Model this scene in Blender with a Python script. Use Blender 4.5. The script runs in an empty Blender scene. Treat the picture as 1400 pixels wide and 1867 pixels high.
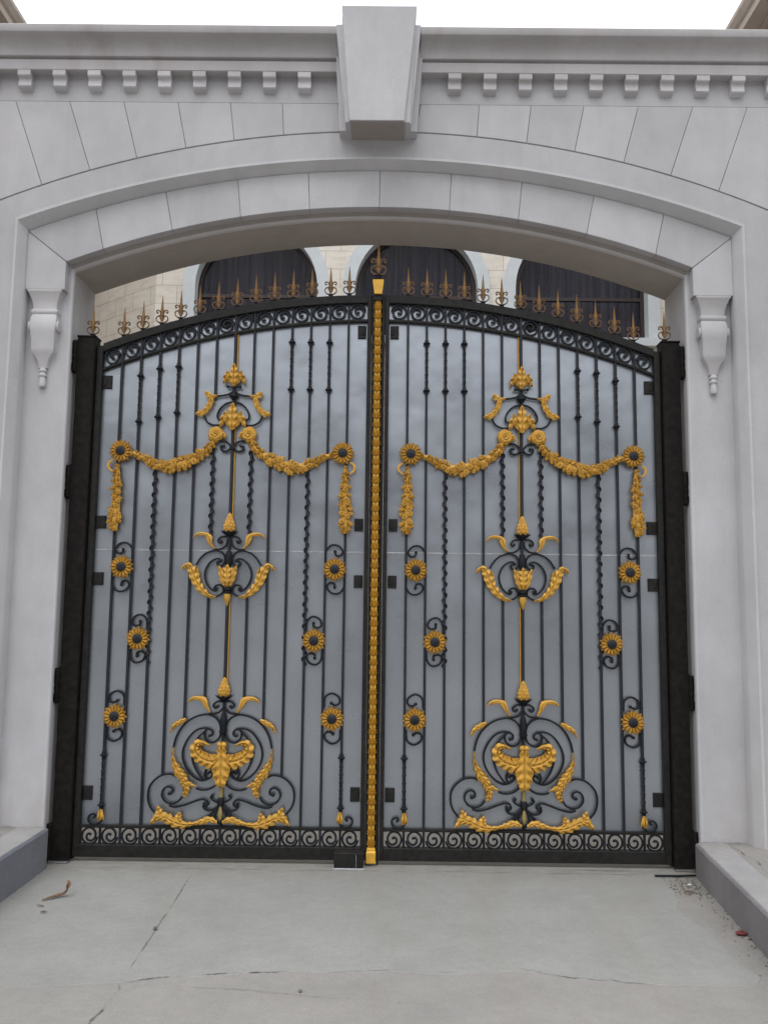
import bpy, math, random
from mathutils import Vector, Matrix
random.seed(7)
PI = math.pi
R_ = math.radians
C = bpy.context.scene.collection

# ---------------------------------------------------------------- mesh collector
class MB:
    """collects shapes, then links them as ONE mesh object"""
    def __init__(self, mirror=False):
        self.v = []; self.f = []; self.mirror = mirror
    def add(self, vs, fs):
        o = len(self.v); self.v += [tuple(p) for p in vs]
        self.f += [tuple(i + o for i in q) for q in fs]
    def box(self, x0, x1, y0, y1, z0, z1, c=0.0):
        if x0 > x1: x0, x1 = x1, x0
        if c <= 0:
            vs = [(x, y, z) for x in (x0, x1) for y in (y0, y1) for z in (z0, z1)]
            self.add(vs, [(0,1,3,2),(4,6,7,5),(0,4,5,1),(2,3,7,6),(0,2,6,4),(1,5,7,3)])
            return
        # chamfered along the edges of the front (low y) side
        a = [(x0,z0),(x1,z0),(x1,z1),(x0,z1)]
        b = [(x0+c,z0+c),(x1-c,z0+c),(x1-c,z1-c),(x0+c,z1-c)]
        vs = [(p[0],y1,p[1]) for p in a] + [(p[0],y0+c,p[1]) for p in a] + [(p[0],y0,p[1]) for p in b]
        fs = [(3,2,1,0),(8,9,10,11)]
        for k in range(4):
            n = (k+1) % 4
            fs += [(k,n,4+n,4+k),(4+k,4+n,8+n,8+k)]
        self.add(vs, fs)
    def prism(self, poly, y0, y1, c=0.0):
        """polygon in the x-z plane extruded from y0 (front) to y1, front edge chamfered by c"""
        n = len(poly)
        area = sum(poly[i][0]*poly[(i+1)%n][1]-poly[(i+1)%n][0]*poly[i][1] for i in range(n))
        if area < 0: poly = poly[::-1]
        if c > 0:
            ins = []
            for i in range(n):
                p, q, r = Vector(poly[i-1]), Vector(poly[i]), Vector(poly[(i+1) % n])
                d1 = (q-p).normalized(); d2 = (r-q).normalized()
                n1 = Vector((-d1.y, d1.x)); n2 = Vector((-d2.y, d2.x))
                m = n1+n2
                if m.length < 1e-6: m = n1
                m.normalize(); k = c/max(.35, m.dot(n1))
                ins.append(q+m*k)
            vs = [(p[0],y1,p[1]) for p in poly]+[(p[0],y0+c,p[1]) for p in poly]+[(p[0],y0,p[1]) for p in ins]
            fs = [tuple(range(n-1,-1,-1)), tuple(range(2*n,3*n))]
            for i in range(n):
                j = (i+1) % n
                fs += [(i,j,n+j,n+i),(n+i,n+j,2*n+j,2*n+i)]
        else:
            vs = [(p[0],y1,p[1]) for p in poly]+[(p[0],y0,p[1]) for p in poly]
            fs = [tuple(range(n-1,-1,-1)), tuple(range(n,2*n))]
            for i in range(n):
                j = (i+1) % n
                fs.append((i,j,n+j,n+i))
        self.add(vs, fs)
    def loft(self, rings, close=True, caps=True):
        n = len(rings[0]); vs = [p for r in rings for p in r]; fs = []
        for i in range(len(rings)-1):
            for j in range(n if close else n-1):
                k = (j+1) % n
                fs.append((i*n+j, i*n+k, (i+1)*n+k, (i+1)*n+j))
        if caps and close:
            fs.append(tuple(range(n-1,-1,-1))); o = (len(rings)-1)*n
            fs.append(tuple(range(o, o+n)))
        self.add(vs, fs)
    def lathe(self, prof, cx=0, cy=0, n=16, axis='z', base=0.0):
        """profile [(radius, height)] around an axis"""
        rings = []
        for r, h in prof:
            ring = []
            for k in range(n):
                a = 2*PI*k/n
                if axis == 'z': ring.append((cx+r*math.cos(a), cy+r*math.sin(a), base+h))
                else: ring.append((cx+r*math.cos(a), base-h, cy+r*math.sin(a)))
            rings.append(ring)
        self.loft(rings)
    def bar(self, pts, w, d=None, y=0.0, taper=None, cham=.3):
        """flat iron bar along a path in the x-z plane: w across, d deep, chamfered section"""
        d = d or w
        n = len(pts); rings = []
        for i, p in enumerate(pts):
            a = Vector(pts[max(0,i-1)]); b = Vector(pts[min(n-1,i+1)])
            t = (b-a); t = t.normalized() if t.length > 1e-9 else Vector((1,0))
            nn = Vector((-t.y, t.x)); k = taper(i/(n-1)) if taper else 1.0
            hw, hd = w*k/2, d/2*(.5+.5*k); c = cham*min(hw, hd)
            sec = [(-hw,-hd+c),(-hw+c,-hd),(hw-c,-hd),(hw,-hd+c),(hw,hd-c),(hw-c,hd),(-hw+c,hd),(-hw,hd-c)]
            yy = y(i/(n-1)) if callable(y) else y
            rings.append([(p[0]+nn.x*s, yy+q, p[1]+nn.y*s) for s, q in sec])
        self.loft(rings)
    def blob(self, x, z, r, y=0.0, d=None, n=12):
        d = d or r
        prof = [(r*math.sin(PI*k/6)+1e-5, -d*math.cos(PI*k/6)) for k in range(7)]
        self.lathe([(a, b) for a, b in prof], cx=x, cy=z, n=n, axis='y', base=y)
    def build(self, name, mat, parent=None, label=None, smooth=True, loc=None, kind=None):
        me = bpy.data.meshes.new(name)
        vs = [(-a, b, c) for a, b, c in self.v] if self.mirror else self.v
        fs = [q[::-1] for q in self.f] if self.mirror else self.f
        me.from_pydata(vs, [], fs); me.materials.append(mat)
        if smooth:
            me.polygons.foreach_set('use_smooth', [True]*len(me.polygons))
            try: me.set_sharp_from_angle(angle=R_(38))
            except Exception: pass
        me.update()
        return link(name, me, parent, label, loc, kind)

def link(name, me, parent=None, label=None, loc=None, kind=None):
    o = bpy.data.objects.new(name, me); C.objects.link(o)
    if parent: o.parent = parent
    if loc: o.location = loc
    if label: o['label'] = label
    if kind: o['kind'] = kind
    return o
def thing(name, label, cat, loc=(0,0,0), group=None):
    o = bpy.data.objects.new(name, None); C.objects.link(o); o.location = loc
    o.empty_display_size = .1
    o['label'] = label; o['category'] = cat
    if group: o['group'] = group
    return o
def tag(o, label, cat, group=None):
    o['label'] = label; o['category'] = cat
    if group: o['group'] = group
    return o
def copy_tree(o, parent=None, flip=False):
    c = o.copy(); C.objects.link(c)
    if parent: c.parent = parent
    for ch in list(o.children): copy_tree(ch, c)
    return c

def spline(pts, per=6):
    P = [Vector(p) for p in pts]; out = []
    n = len(P)
    for i in range(n-1):
        p0 = P[i-1] if i > 0 else P[0]*2-P[1]
        p1, p2 = P[i], P[i+1]
        p3 = P[i+2] if i+2 < n else P[-1]*2-P[-2]
        for k in range(per):
            t = k/per
            out.append(.5*((2*p1)+(-p0+p2)*t+(2*p0-5*p1+4*p2-p3)*t*t+(-p0+3*p1-3*p2+p3)*t**3))
    out.append(P[-1])
    return out
def resample(pts, n):
    L = [0.0]
    for i in range(1, len(pts)): L.append(L[-1]+(Vector(pts[i])-Vector(pts[i-1])).length)
    out = []; j = 0
    for k in range(n+1):
        d = L[-1]*k/n
        while j < len(L)-2 and L[j+1] < d: j += 1
        t = (d-L[j])/max(1e-9, L[j+1]-L[j])
        out.append(Vector(pts[j]).lerp(Vector(pts[j+1]), min(1, t)))
    return out
def lerp_list(ws, t):
    x = t*(len(ws)-1); i = min(int(x), len(ws)-2); return ws[i]+(ws[i+1]-ws[i])*(x-i)

# ---------------------------------------------------------------- materials
def nodes(name):
    m = bpy.data.materials.new(name); m.use_nodes = True
    nt = m.node_tree; b = nt.nodes['Principled BSDF']
    return m, nt, b
def N(nt, t, **kw):
    n = nt.nodes.new(t)
    for k, v in kw.items():
        if k in n.inputs: n.inputs[k].default_value = v
        else: setattr(n, k, v)
    return n
def coords(nt, scale=(1,1,1)):
    tc = N(nt, 'ShaderNodeTexCoord'); mp = N(nt, 'ShaderNodeMapping'); mp.inputs['Scale'].default_value = scale
    geo = N(nt, 'ShaderNodeNewGeometry')
    nt.links.new(geo.outputs['Position'], mp.inputs['Vector']); return mp.outputs['Vector']
def noise(nt, scale, detail=4, sc=(1,1,1), rough=.55):
    n = N(nt, 'ShaderNodeTexNoise'); n.inputs['Scale'].default_value = scale
    n.inputs['Detail'].default_value = detail; n.inputs['Roughness'].default_value = rough
    nt.links.new(coords(nt, sc), n.inputs['Vector']); return n.outputs['Fac']
def ramp(nt, fac, stops):
    r = N(nt, 'ShaderNodeValToRGB'); e = r.color_ramp.elements
    while len(e) < len(stops): e.new(.5)
    for i, (p, c) in enumerate(stops):
        e[i].position = p; e[i].color = (c, c, c, 1) if not isinstance(c, tuple) else (*c, 1)
    nt.links.new(fac, r.inputs['Fac']); return r.outputs['Color']
def mix(nt, a, b, fac, mode='MIX'):
    m = N(nt, 'ShaderNodeMix', data_type='RGBA', blend_type=mode)
    for s, v in ((m.inputs[0], fac), (m.inputs[6], a), (m.inputs[7], b)):
        if hasattr(v, 'is_linked') or hasattr(v, 'links'): nt.links.new(v, s)
        else: s.default_value = (*v, 1) if isinstance(v, tuple) else v
    return m.outputs[2]
def bump(nt, b, h, strength=.3, dist=.01):
    bp = N(nt, 'ShaderNodeBump'); bp.inputs['Strength'].default_value = strength
    bp.inputs['Distance'].default_value = dist
    nt.links.new(h, bp.inputs['Height']); nt.links.new(bp.outputs['Normal'], b.inputs['Normal'])

def stone(name, base, var=.12, stain=.25, rough=.75):
    m, nt, b = nodes(name)
    blot = ramp(nt, noise(nt, 1.3, 5), [(.3, 1-var), (.7, 1+var*.4)])
    col = mix(nt, base, blot, 1.0, 'MULTIPLY')
    spk = ramp(nt, noise(nt, 90, 3), [(.3, .97), (.7, 1.025)])
    col = mix(nt, col, spk, 1.0, 'MULTIPLY')
    grain = ramp(nt, noise(nt, 9, 6, (1,1,.6)), [(.3, .945), (.72, 1.035)])
    col = mix(nt, col, grain, 1.0, 'MULTIPLY')
    drip = ramp(nt, noise(nt, 6, 5, (1,1,.12), .65), [(.5, 0.0), (.75, 1.0)])
    warm = tuple(c*k for c, k in zip(base, (.80, .72, .70)))
    f = N(nt, 'ShaderNodeMath', operation='MULTIPLY'); nt.links.new(drip, f.inputs[0]); f.inputs[1].default_value = stain
    col = mix(nt, col, warm, f.outputs[0])
    dots = ramp(nt, noise(nt, 38, 2, (1,1,1), .4), [(.765, 0.0), (.79, 1.0)])
    fd = N(nt, 'ShaderNodeMath', operation='MULTIPLY'); nt.links.new(dots, fd.inputs[0]); fd.inputs[1].default_value = .35
    col = mix(nt, col, tuple(c*.45 for c in base), fd.outputs[0])
    oi = N(nt, 'ShaderNodeObjectInfo'); tone = ramp(nt, oi.outputs['Random'], [(0, .90), (1, 1.04)])
    col = mix(nt, col, tone, 1.0, 'MULTIPLY')
    # faint rising grime near the ground
    gp = N(nt, 'ShaderNodeNewGeometry'); sx_ = N(nt, 'ShaderNodeSeparateXYZ'); nt.links.new(gp.outputs['Position'], sx_.inputs[0])
    hz = N(nt, 'ShaderNodeMapRange'); hz.inputs['From Min'].default_value = .25; hz.inputs['From Max'].default_value = 1.1
    hz.inputs['To Min'].default_value = .5; hz.inputs['To Max'].default_value = 0.0; nt.links.new(sx_.outputs['Z'], hz.inputs['Value'])
    gm = N(nt, 'ShaderNodeMath', operation='MULTIPLY'); nt.links.new(hz.outputs[0], gm.inputs[0]); nt.links.new(ramp(nt, noise(nt, 3.5, 6), [(.4, 0.0), (.7, 1.0)]), gm.inputs[1])
    col = mix(nt, col, tuple(c*k for c, k in zip(base, (.80,.74,.66))), gm.outputs[0])
    nt.links.new(col, b.inputs['Base Color']); b.inputs['Roughness'].default_value = rough
    b.inputs['Specular IOR Level'].default_value = .3
    bump(nt, b, noise(nt, 60, 6), .25, .004)
    return m
def plain(name, base, rough=.5, metal=0.0, var=.15, sc=30, bmp=.2, spec=.5):
    m, nt, b = nodes(name)
    f = ramp(nt, noise(nt, sc, 5), [(.3, 1-var), (.7, 1+var)])
    nt.links.new(mix(nt, base, f, 1.0, 'MULTIPLY'), b.inputs['Base Color'])
    b.inputs['Roughness'].default_value = rough; b.inputs['Metallic'].default_value = metal
    b.inputs['Specular IOR Level'].default_value = spec
    if bmp: bump(nt, b, noise(nt, sc*4, 4), bmp, .002)
    return m

M = {}
M['stone'] = stone('gateway_stone', (.488,.483,.498), var=.14, stain=.38)
M['stone_cornice'] = stone('cornice_stone', (.45,.435,.44), var=.14, stain=.75)
M['stone_lit'] = stone('gateway_stone_rim', (.55,.55,.562), stain=.14)  # wall stone made paler, standing in for sky light on the mouldings
M['corbel'] = stone('corbel_stone', (.54,.527,.535), stain=.15)
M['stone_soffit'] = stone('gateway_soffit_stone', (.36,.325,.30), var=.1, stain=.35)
M['joint'] = plain('joint_mortar', (.36,.345,.34), .95, bmp=0)
M['iron'] = plain('black_iron_paint', (.009,.011,.015), .5, 0.0, .35, 90, .35, .25)
M['iron_bar'] = plain('textured_iron', (.014,.017,.024), .5, .0, .8, 260, .9, .35)
M['iron_frame'] = plain('black_frame_paint', (.015,.014,.013), .62, 0.0, .4, 25, .3, .25)
M['post'] = plain('black_post_paint', (.011,.009,.008), .65, 0.0, .5, 25, .3, .15)
M['seam'] = plain('bare_seam', (.44,.46,.48), .5, .1, .3, 20, 0)
M['steel'] = plain('worn_steel', (.25,.25,.25), .45, .7, .3, 60, .2)

def gold_mat(name, base, dark, rough=.42, metal=.35):
    m, nt, b = nodes(name)
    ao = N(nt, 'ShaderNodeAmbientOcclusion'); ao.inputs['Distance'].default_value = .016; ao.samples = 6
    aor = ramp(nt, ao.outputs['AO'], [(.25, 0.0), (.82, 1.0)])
    c1 = mix(nt, dark, base, aor)  # shade in creases and gaps mixed into the paint colour
    f = ramp(nt, noise(nt, 35, 5), [(.3, .82), (.7, 1.12)])
    nt.links.new(mix(nt, c1, f, 1.0, 'MULTIPLY'), b.inputs['Base Color'])
    b.inputs['Roughness'].default_value = rough; b.inputs['Metallic'].default_value = metal
    bump(nt, b, noise(nt, 110, 5), .4, .003)
    return m
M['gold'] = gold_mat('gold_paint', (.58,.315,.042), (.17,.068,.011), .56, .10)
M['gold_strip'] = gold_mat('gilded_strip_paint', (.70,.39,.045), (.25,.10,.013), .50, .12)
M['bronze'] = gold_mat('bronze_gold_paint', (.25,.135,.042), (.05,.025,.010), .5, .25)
M['bronze_dark'] = gold_mat('dark_bronze_paint', (.15,.078,.032), (.03,.015,.008), .5, .25)
M['olive'] = gold_mat('dull_gold_paint', (.34,.27,.10), (.12,.08,.03), .5, .3)

def sheet_mat():
    m, nt, b = nodes('silver_sheet_metal')
    s = ramp(nt, noise(nt, 7, 4, (1,1,.08)), [(.3, .975), (.7, 1.02)])
    c = ramp(nt, noise(nt, 1.2, 4), [(.3, .84), (.7, 1.09)])
    col = mix(nt, mix(nt, (.40,.427,.465), s, 1.0, 'MULTIPLY'), c, 1.0, 'MULTIPLY')
    fine = ramp(nt, noise(nt, 220, 3), [(.3, .95), (.7, 1.05)])
    nt.links.new(mix(nt, col, fine, 1.0, 'MULTIPLY'), b.inputs['Base Color'])
    b.inputs['Metallic'].default_value = .80
    r = ramp(nt, noise(nt, 3, 5), [(.3, .24), (.7, .38)])
    nt.links.new(r, b.inputs['Roughness'])
    bump(nt, b, noise(nt, 1.7, 3), .5, .02)
    return m
M['sheet'] = sheet_mat()

def concrete(name, base, base2):
    m, nt, b = nodes(name)
    f = ramp(nt, noise(nt, .9, 6), [(.35, 0.0), (.65, 1.0)])
    col = mix(nt, base, base2, f)
    for sc, lo, hi in ((4, .93, 1.04), (18, .95, 1.04), (70, .93, 1.05), (240, .90, 1.08)):
        col = mix(nt, col, ramp(nt, noise(nt, sc, 6), [(.3, lo), (.7, hi)]), 1.0, 'MULTIPLY')
    st = ramp(nt, noise(nt, 2.4, 7, (1,1,1), .7), [(.58, 0.0), (.75, .30)])
    col = mix(nt, col, tuple(c*.62 for c in base), st)
    sp = ramp(nt, noise(nt, 26, 3), [(.76, 0.0), (.80, .6)])
    col = mix(nt, col, tuple(c*.35 for c in base), sp)
    # grime washed along the foot of the gate, faint stains running down the drive
    gp = N(nt, 'ShaderNodeNewGeometry'); sx_ = N(nt, 'ShaderNodeSeparateXYZ'); nt.links.new(gp.outputs['Position'], sx_.inputs[0])
    hz = N(nt, 'ShaderNodeMapRange'); hz.inputs['From Min'].default_value = -.42; hz.inputs['From Max'].default_value = -.05
    hz.inputs['To Min'].default_value = 0.0; hz.inputs['To Max'].default_value = .75; nt.links.new(sx_.outputs['Y'], hz.inputs['Value'])
    gm = N(nt, 'ShaderNodeMath', operation='MULTIPLY'); nt.links.new(hz.outputs[0], gm.inputs[0]); nt.links.new(ramp(nt, noise(nt, 7, 7, (1,2.2,1), .7), [(.38, .15), (.62, 1.0)]), gm.inputs[1])
    col = mix(nt, col, tuple(c*k for c, k in zip(base, (.70,.66,.58))), gm.outputs[0])
    run = ramp(nt, noise(nt, 2.2, 6, (1,.22,1), .6), [(.54, 0.0), (.72, .38)])
    col = mix(nt, col, tuple(c*k for c, k in zip(base, (.80,.76,.66))), run)
    nt.links.new(col, b.inputs['Base Color']); b.inputs['Roughness'].default_value = .85
    b.inputs['Specular IOR Level'].default_value = .25
    bump(nt, b, noise(nt, 30, 8, (1,1,1), .65), .35, .006)
    return m
M['slab'] = concrete('driveway_concrete', (.312,.309,.292), (.28,.277,.262))
M['pavement'] = concrete('old_concrete', (.300,.286,.268), (.272,.260,.244))
M['yard'] = concrete('courtyard_concrete', (.50,.48,.46), (.44,.42,.40))
M['kerb_left'] = concrete('kerb_face_blue_grey', (.235,.24,.268), (.18,.185,.215))
M['kerb_right'] = concrete('kerb_face_grey', (.28,.268,.268), (.215,.205,.21))
M['kerb_top'] = concrete('kerb_top_concrete', (.36,.35,.35), (.31,.30,.295))
M['crack'] = plain('crack_dirt', (.16,.148,.135), .95, bmp=0)
M['dirt'] = plain('dark_dirt', (.20,.18,.145), .95, 0, .5, 40, .5)
M['dry_leaf'] = plain('dry_leaf_brown', (.17,.09,.045), .7, 0, .4, 60, .4)
M['red'] = plain('faded_red_paper', (.15,.030,.030), .7, 0, .4, 60, .3)
M['white_paint'] = plain('white_plaster', (.62,.66,.68), .6, 0, .05, 8, .05)
M['frame_brown'] = plain('dark_window_frame', (.028,.014,.014), .4, 0, .2, 20, .1)
M['roofside'] = stone('eave_render', (.50,.44,.39))

def glass_mat():
    m, nt, b = nodes('window_glass')
    b.inputs['Base Color'].default_value = (.012,.012,.016,1); b.inputs['Roughness'].default_value = .12
    b.inputs['Alpha'].default_value = .2
    return m
M['glass'] = glass_mat()
def curtain_mat():
    m, nt, b = nodes('dark_curtain')
    w = N(nt, 'ShaderNodeTexNoise'); w.inputs['Scale'].default_value = 5; w.inputs['Detail'].default_value = 3
    nt.links.new(coords(nt, (3,1,.08)), w.inputs['Vector'])
    c = ramp(nt, w.outputs['Fac'], [(.34, (.022,.022,.058)), (.48, (.062,.053,.088)), (.66, (.10,.082,.105))])
    nt.links.new(c, b.inputs['Base Color']); b.inputs['Roughness'].default_value = .8
    return m
M['curtain'] = curtain_mat()
def block_mat():
    m, nt, b = nodes('house_travertine_blocks')
    tc = N(nt, 'ShaderNodeTexCoord'); mp = N(nt, 'ShaderNodeMapping')
    nt.links.new(tc.outputs['UV'], mp.inputs['Vector'])
    br = N(nt, 'ShaderNodeTexBrick'); nt.links.new(mp.outputs['Vector'], br.inputs['Vector'])
    br.inputs['Scale'].default_value = 1.0; br.inputs['Brick Width'].default_value = .38
    br.inputs['Row Height'].default_value = .24; br.inputs['Mortar Size'].default_value = .0045
    br.inputs['Mortar Smooth'].default_value = .2
    br.inputs['Color1'].default_value = (.80,.75,.66,1); br.inputs['Color2'].default_value = (.76,.70,.61,1)
    br.inputs['Mortar'].default_value = (.50,.44,.37,1)
    veins = ramp(nt, noise(nt, 5, 7, (1,1,2.5), .7), [(.35, .88), (.55, 1.03), (.75, 1.0)])
    col = mix(nt, br.outputs['Color'], veins, 1.0, 'MULTIPLY')
    nt.links.new(col, b.inputs['Base Color']); b.inputs['Roughness'].default_value = .8
    bump(nt, b, veins, .4, .02)
    return m
M['blocks'] = block_mat()

TRACES = {
'a_curl': [(0.016, 1.015), (0.043, 1.018), (0.068, 1.005), (0.074, 0.987), (0.059, 0.974), (0.047, 0.985)],
'a_calyx': [(0.007, 0.984), (0.024, 0.96), (0.045, 0.944), (0.078, 0.938), (0.103, 0.947)],
'a_big': [(0.326, 0.72), (0.312, 0.78), (0.286, 0.835), (0.244, 0.883), (0.186, 0.918), (0.12, 0.933), (0.079, 0.925), (0.047, 0.904), (0.027, 0.872), (0.021, 0.824), (0.03, 0.784), (0.06, 0.758), (0.092, 0.757), (0.12, 0.781), (0.127, 0.813), (0.116, 0.835), (0.094, 0.839), (0.075, 0.825), (0.076, 0.802), (0.093, 0.797)],
'a_mid': [(0.09, 0.842), (0.139, 0.845), (0.188, 0.826), (0.231, 0.779), (0.261, 0.715), (0.263, 0.652), (0.236, 0.588), (0.189, 0.536), (0.141, 0.513), (0.1, 0.52), (0.073, 0.537), (0.066, 0.558), (0.084, 0.566), (0.097, 0.556)],
'a_in': [(0.123, 0.825), (0.165, 0.786), (0.199, 0.722), (0.201, 0.659), (0.179, 0.595), (0.148, 0.547), (0.126, 0.523)],
'a_hook': [(0.037, 0.558), (0.049, 0.583), (0.081, 0.594), (0.108, 0.58), (0.117, 0.551), (0.108, 0.524)],
'a_tail': [(0.027, 0.51), (0.044, 0.483), (0.085, 0.459), (0.134, 0.454), (0.17, 0.464)],
'a_side': [(0.299, 0.533), (0.323, 0.547), (0.351, 0.551), (0.396, 0.542), (0.441, 0.511), (0.473, 0.464), (0.479, 0.401), (0.462, 0.346), (0.43, 0.307)],
'a_spiral': [(0.257, 0.41), (0.282, 0.379), (0.323, 0.366), (0.364, 0.378), (0.389, 0.416), (0.379, 0.455), (0.349, 0.472), (0.322, 0.458), (0.322, 0.432), (0.342, 0.427)],
'a_s': [(0.34, 0.354), (0.3, 0.344), (0.234, 0.359), (0.169, 0.383), (0.12, 0.395), (0.092, 0.379), (0.09, 0.359), (0.103, 0.353)],
'a_s2': [(0.007, 0.368), (0.032, 0.345), (0.065, 0.326), (0.098, 0.328), (0.118, 0.346), (0.114, 0.373)],
'a_top': [(0.003, 0.376), (0.031, 0.378), (0.059, 0.392), (0.073, 0.408), (0.062, 0.418)],
'a_leg': [(0.001, 0.368), (0.028, 0.341), (0.066, 0.302), (0.116, 0.267), (0.181, 0.247)],
'a_leg2': [(0.016, 0.352), (0.035, 0.317), (0.042, 0.278), (0.031, 0.251)],
'G_horn': [(0.095, 0.945), (0.118, 0.986), (0.137, 1.026), (0.17, 1.038), (0.207, 1.035), (0.242, 1.011)],
'G_ring': [(0.247, 0.903), (0.285, 0.883), (0.327, 0.856), (0.352, 0.812)],
'G_lowA': [(0.328, 0.72), (0.324, 0.652), (0.297, 0.589), (0.262, 0.541), (0.222, 0.508)],
'G_lowB': [(0.278, 0.549), (0.254, 0.509), (0.231, 0.469), (0.241, 0.406)],
'G_lowC': [(0.247, 0.501), (0.214, 0.489), (0.162, 0.472)],
'G_arm': [(0.015, 0.625), (0.08, 0.637), (0.144, 0.662), (0.18, 0.706), (0.17, 0.758), (0.125, 0.753), (0.08, 0.741)],
'G_body': [(-0.004, 0.756), (-0.005, 0.68), (-0.005, 0.601), (-0.005, 0.494)],
'G_botA': [(0.023, 0.253), (0.067, 0.271), (0.116, 0.26), (0.173, 0.245)],
'G_botB': [(0.157, 0.247), (0.238, 0.238), (0.302, 0.254), (0.358, 0.282), (0.411, 0.279), (0.45, 0.24)],
'G_botC': [(0.358, 0.271), (0.39, 0.306), (0.409, 0.353)],
'b_curl': [(0.022, 2.101), (0.053, 2.101), (0.075, 2.086), (0.079, 2.067), (0.064, 2.058), (0.059, 2.07)],
'b_stem': [(0.017, 2.085), (0.024, 2.048), (0.051, 2.022), (0.082, 2.014), (0.108, 2.02)],
'b_big': [(0.221, 1.909), (0.213, 1.925), (0.189, 1.961), (0.151, 1.992), (0.103, 2.007), (0.08, 2.006), (0.051, 1.994), (0.034, 1.97), (0.031, 1.938), (0.046, 1.91), (0.067, 1.903), (0.081, 1.917), (0.08, 1.931), (0.064, 1.938)],
'b_in': [(0.056, 1.941), (0.068, 1.952), (0.095, 1.95), (0.132, 1.924), (0.157, 1.877), (0.161, 1.836), (0.147, 1.789), (0.122, 1.755), (0.096, 1.739), (0.081, 1.744), (0.082, 1.754)],
'b_hook': [(0.034, 1.735), (0.038, 1.761), (0.053, 1.777), (0.079, 1.777), (0.094, 1.762), (0.096, 1.741)],
'b_bot': [(0.028, 1.746), (0.039, 1.728), (0.058, 1.712), (0.087, 1.7)],
'G_bhorn': [(0.098, 2.018), (0.126, 2.047), (0.138, 2.092), (0.15, 2.11), (0.184, 2.118), (0.221, 2.114), (0.247, 2.088)],
'G_bside': [(0.079, 1.697), (0.123, 1.706), (0.174, 1.747), (0.214, 1.805), (0.238, 1.863), (0.263, 1.905), (0.289, 1.907), (0.308, 1.882)],
'b_cone': [(0.009, 2.259), (0.011, 2.135), (0.05, 2.159), (0.06, 2.138), (0.012, 2.106)],
'b_tulip': [(0.06, 1.902), (0.038, 1.772), (0.007, 1.902), (0.012, 1.771)],
'b_drop': [(0.008, 1.722), (0.035, 1.715), (0.008, 1.637)],
'c_pal1': [(0.007, 3.288), (0.009, 3.136), (0.086, 3.177), (0.059, 3.24)],
'c_calyx': [(0.014, 3.136), (0.037, 3.134), (0.052, 3.127)],
'c_bulge': [(0.005, 3.079), (0.008, 3.058), (0.039, 3.062), (0.006, 3.038)],
'c_arm': [(0.01, 3.096), (0.05, 3.073), (0.117, 3.063), (0.162, 3.063)],
'Gc_leaf1': [(0.106, 3.066), (0.146, 3.051), (0.195, 3.086)],
'Gc_leaf2': [(0.146, 3.057), (0.164, 3.0), (0.199, 2.949), (0.258, 2.933)],
'c_arc': [(0.205, 2.926), (0.184, 2.884), (0.14, 2.861), (0.084, 2.862)],
'c_ring': [(0.006, 3.024), (0.057, 3.01), (0.098, 2.971), (0.114, 2.925), (0.1, 2.899), (0.06, 2.93), (0.048, 2.942)],
'c_pal2': [(0.007, 3.016), (0.007, 2.822), (0.098, 2.874)],
'd_rose': [(0.118, 2.797), (0.171, 2.798), (0.054, 2.768)],
'd_s1': [(0.012, 2.701), (0.025, 2.729), (0.055, 2.75), (0.093, 2.752)],
'd_s2': [(0.012, 2.706), (0.046, 2.681), (0.078, 2.69), (0.082, 2.715), (0.061, 2.718)],
'd_gar': [(0.123, 2.769), (0.166, 2.699), (0.237, 2.642), (0.321, 2.601), (0.404, 2.574), (0.487, 2.575), (0.568, 2.609), (0.637, 2.646), (0.698, 2.666)],
'd_sun': [(0.753, 2.674), (0.832, 2.675), (0.79, 2.674)],
'd_hook': [(0.814, 2.605), (0.842, 2.574), (0.824, 2.539), (0.776, 2.532)],
'd_drop': [(0.775, 2.595), (0.774, 2.483), (0.773, 2.373), (0.778, 2.262), (0.779, 2.125)],
'e_f2': [(0.71, 1.891)],
'e_f3': [(0.593, 1.419)],
'e_s2': [(0.65, 1.948), (0.654, 2.012), (0.689, 2.051), (0.737, 2.047), (0.766, 2.011), (0.75, 1.983), (0.72, 1.986), (0.714, 2.01)],
'e_s2b': [(0.764, 1.818), (0.759, 1.76), (0.715, 1.726), (0.668, 1.745), (0.656, 1.779), (0.68, 1.795), (0.708, 1.786)],
'e_s3': [(0.531, 1.476), (0.537, 1.542), (0.57, 1.576), (0.617, 1.563), (0.634, 1.524), (0.612, 1.503), (0.581, 1.51), (0.58, 1.534)],
'g_f4': [(0.703, 0.916)],
'g_s4': [(0.66, 0.986), (0.667, 1.052), (0.711, 1.077), (0.756, 1.053), (0.761, 1.016), (0.734, 1.001), (0.707, 1.015)],
'g_s4b': [(0.767, 0.849), (0.761, 0.776), (0.71, 0.743), (0.665, 0.768), (0.664, 0.804), (0.693, 0.819), (0.716, 0.798)],
'g_col': [(0.77, 0.665), (0.77, 0.351), (0.766, 0.325), (0.775, 0.247)],
'h_curl': [(0.77, 0.262), (0.782, 0.242), (0.807, 0.229), (0.841, 0.235), (0.858, 0.261), (0.848, 0.287), (0.824, 0.294), (0.813, 0.281), (0.822, 0.273)],
'h_tulip': [(0.769, 0.328), (0.775, 0.262)],
'pcone2': [(0.007, 1.174), (0.005, 1.053), (0.049, 1.073), (0.054, 1.053), (0.006, 1.018)],
}

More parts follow.
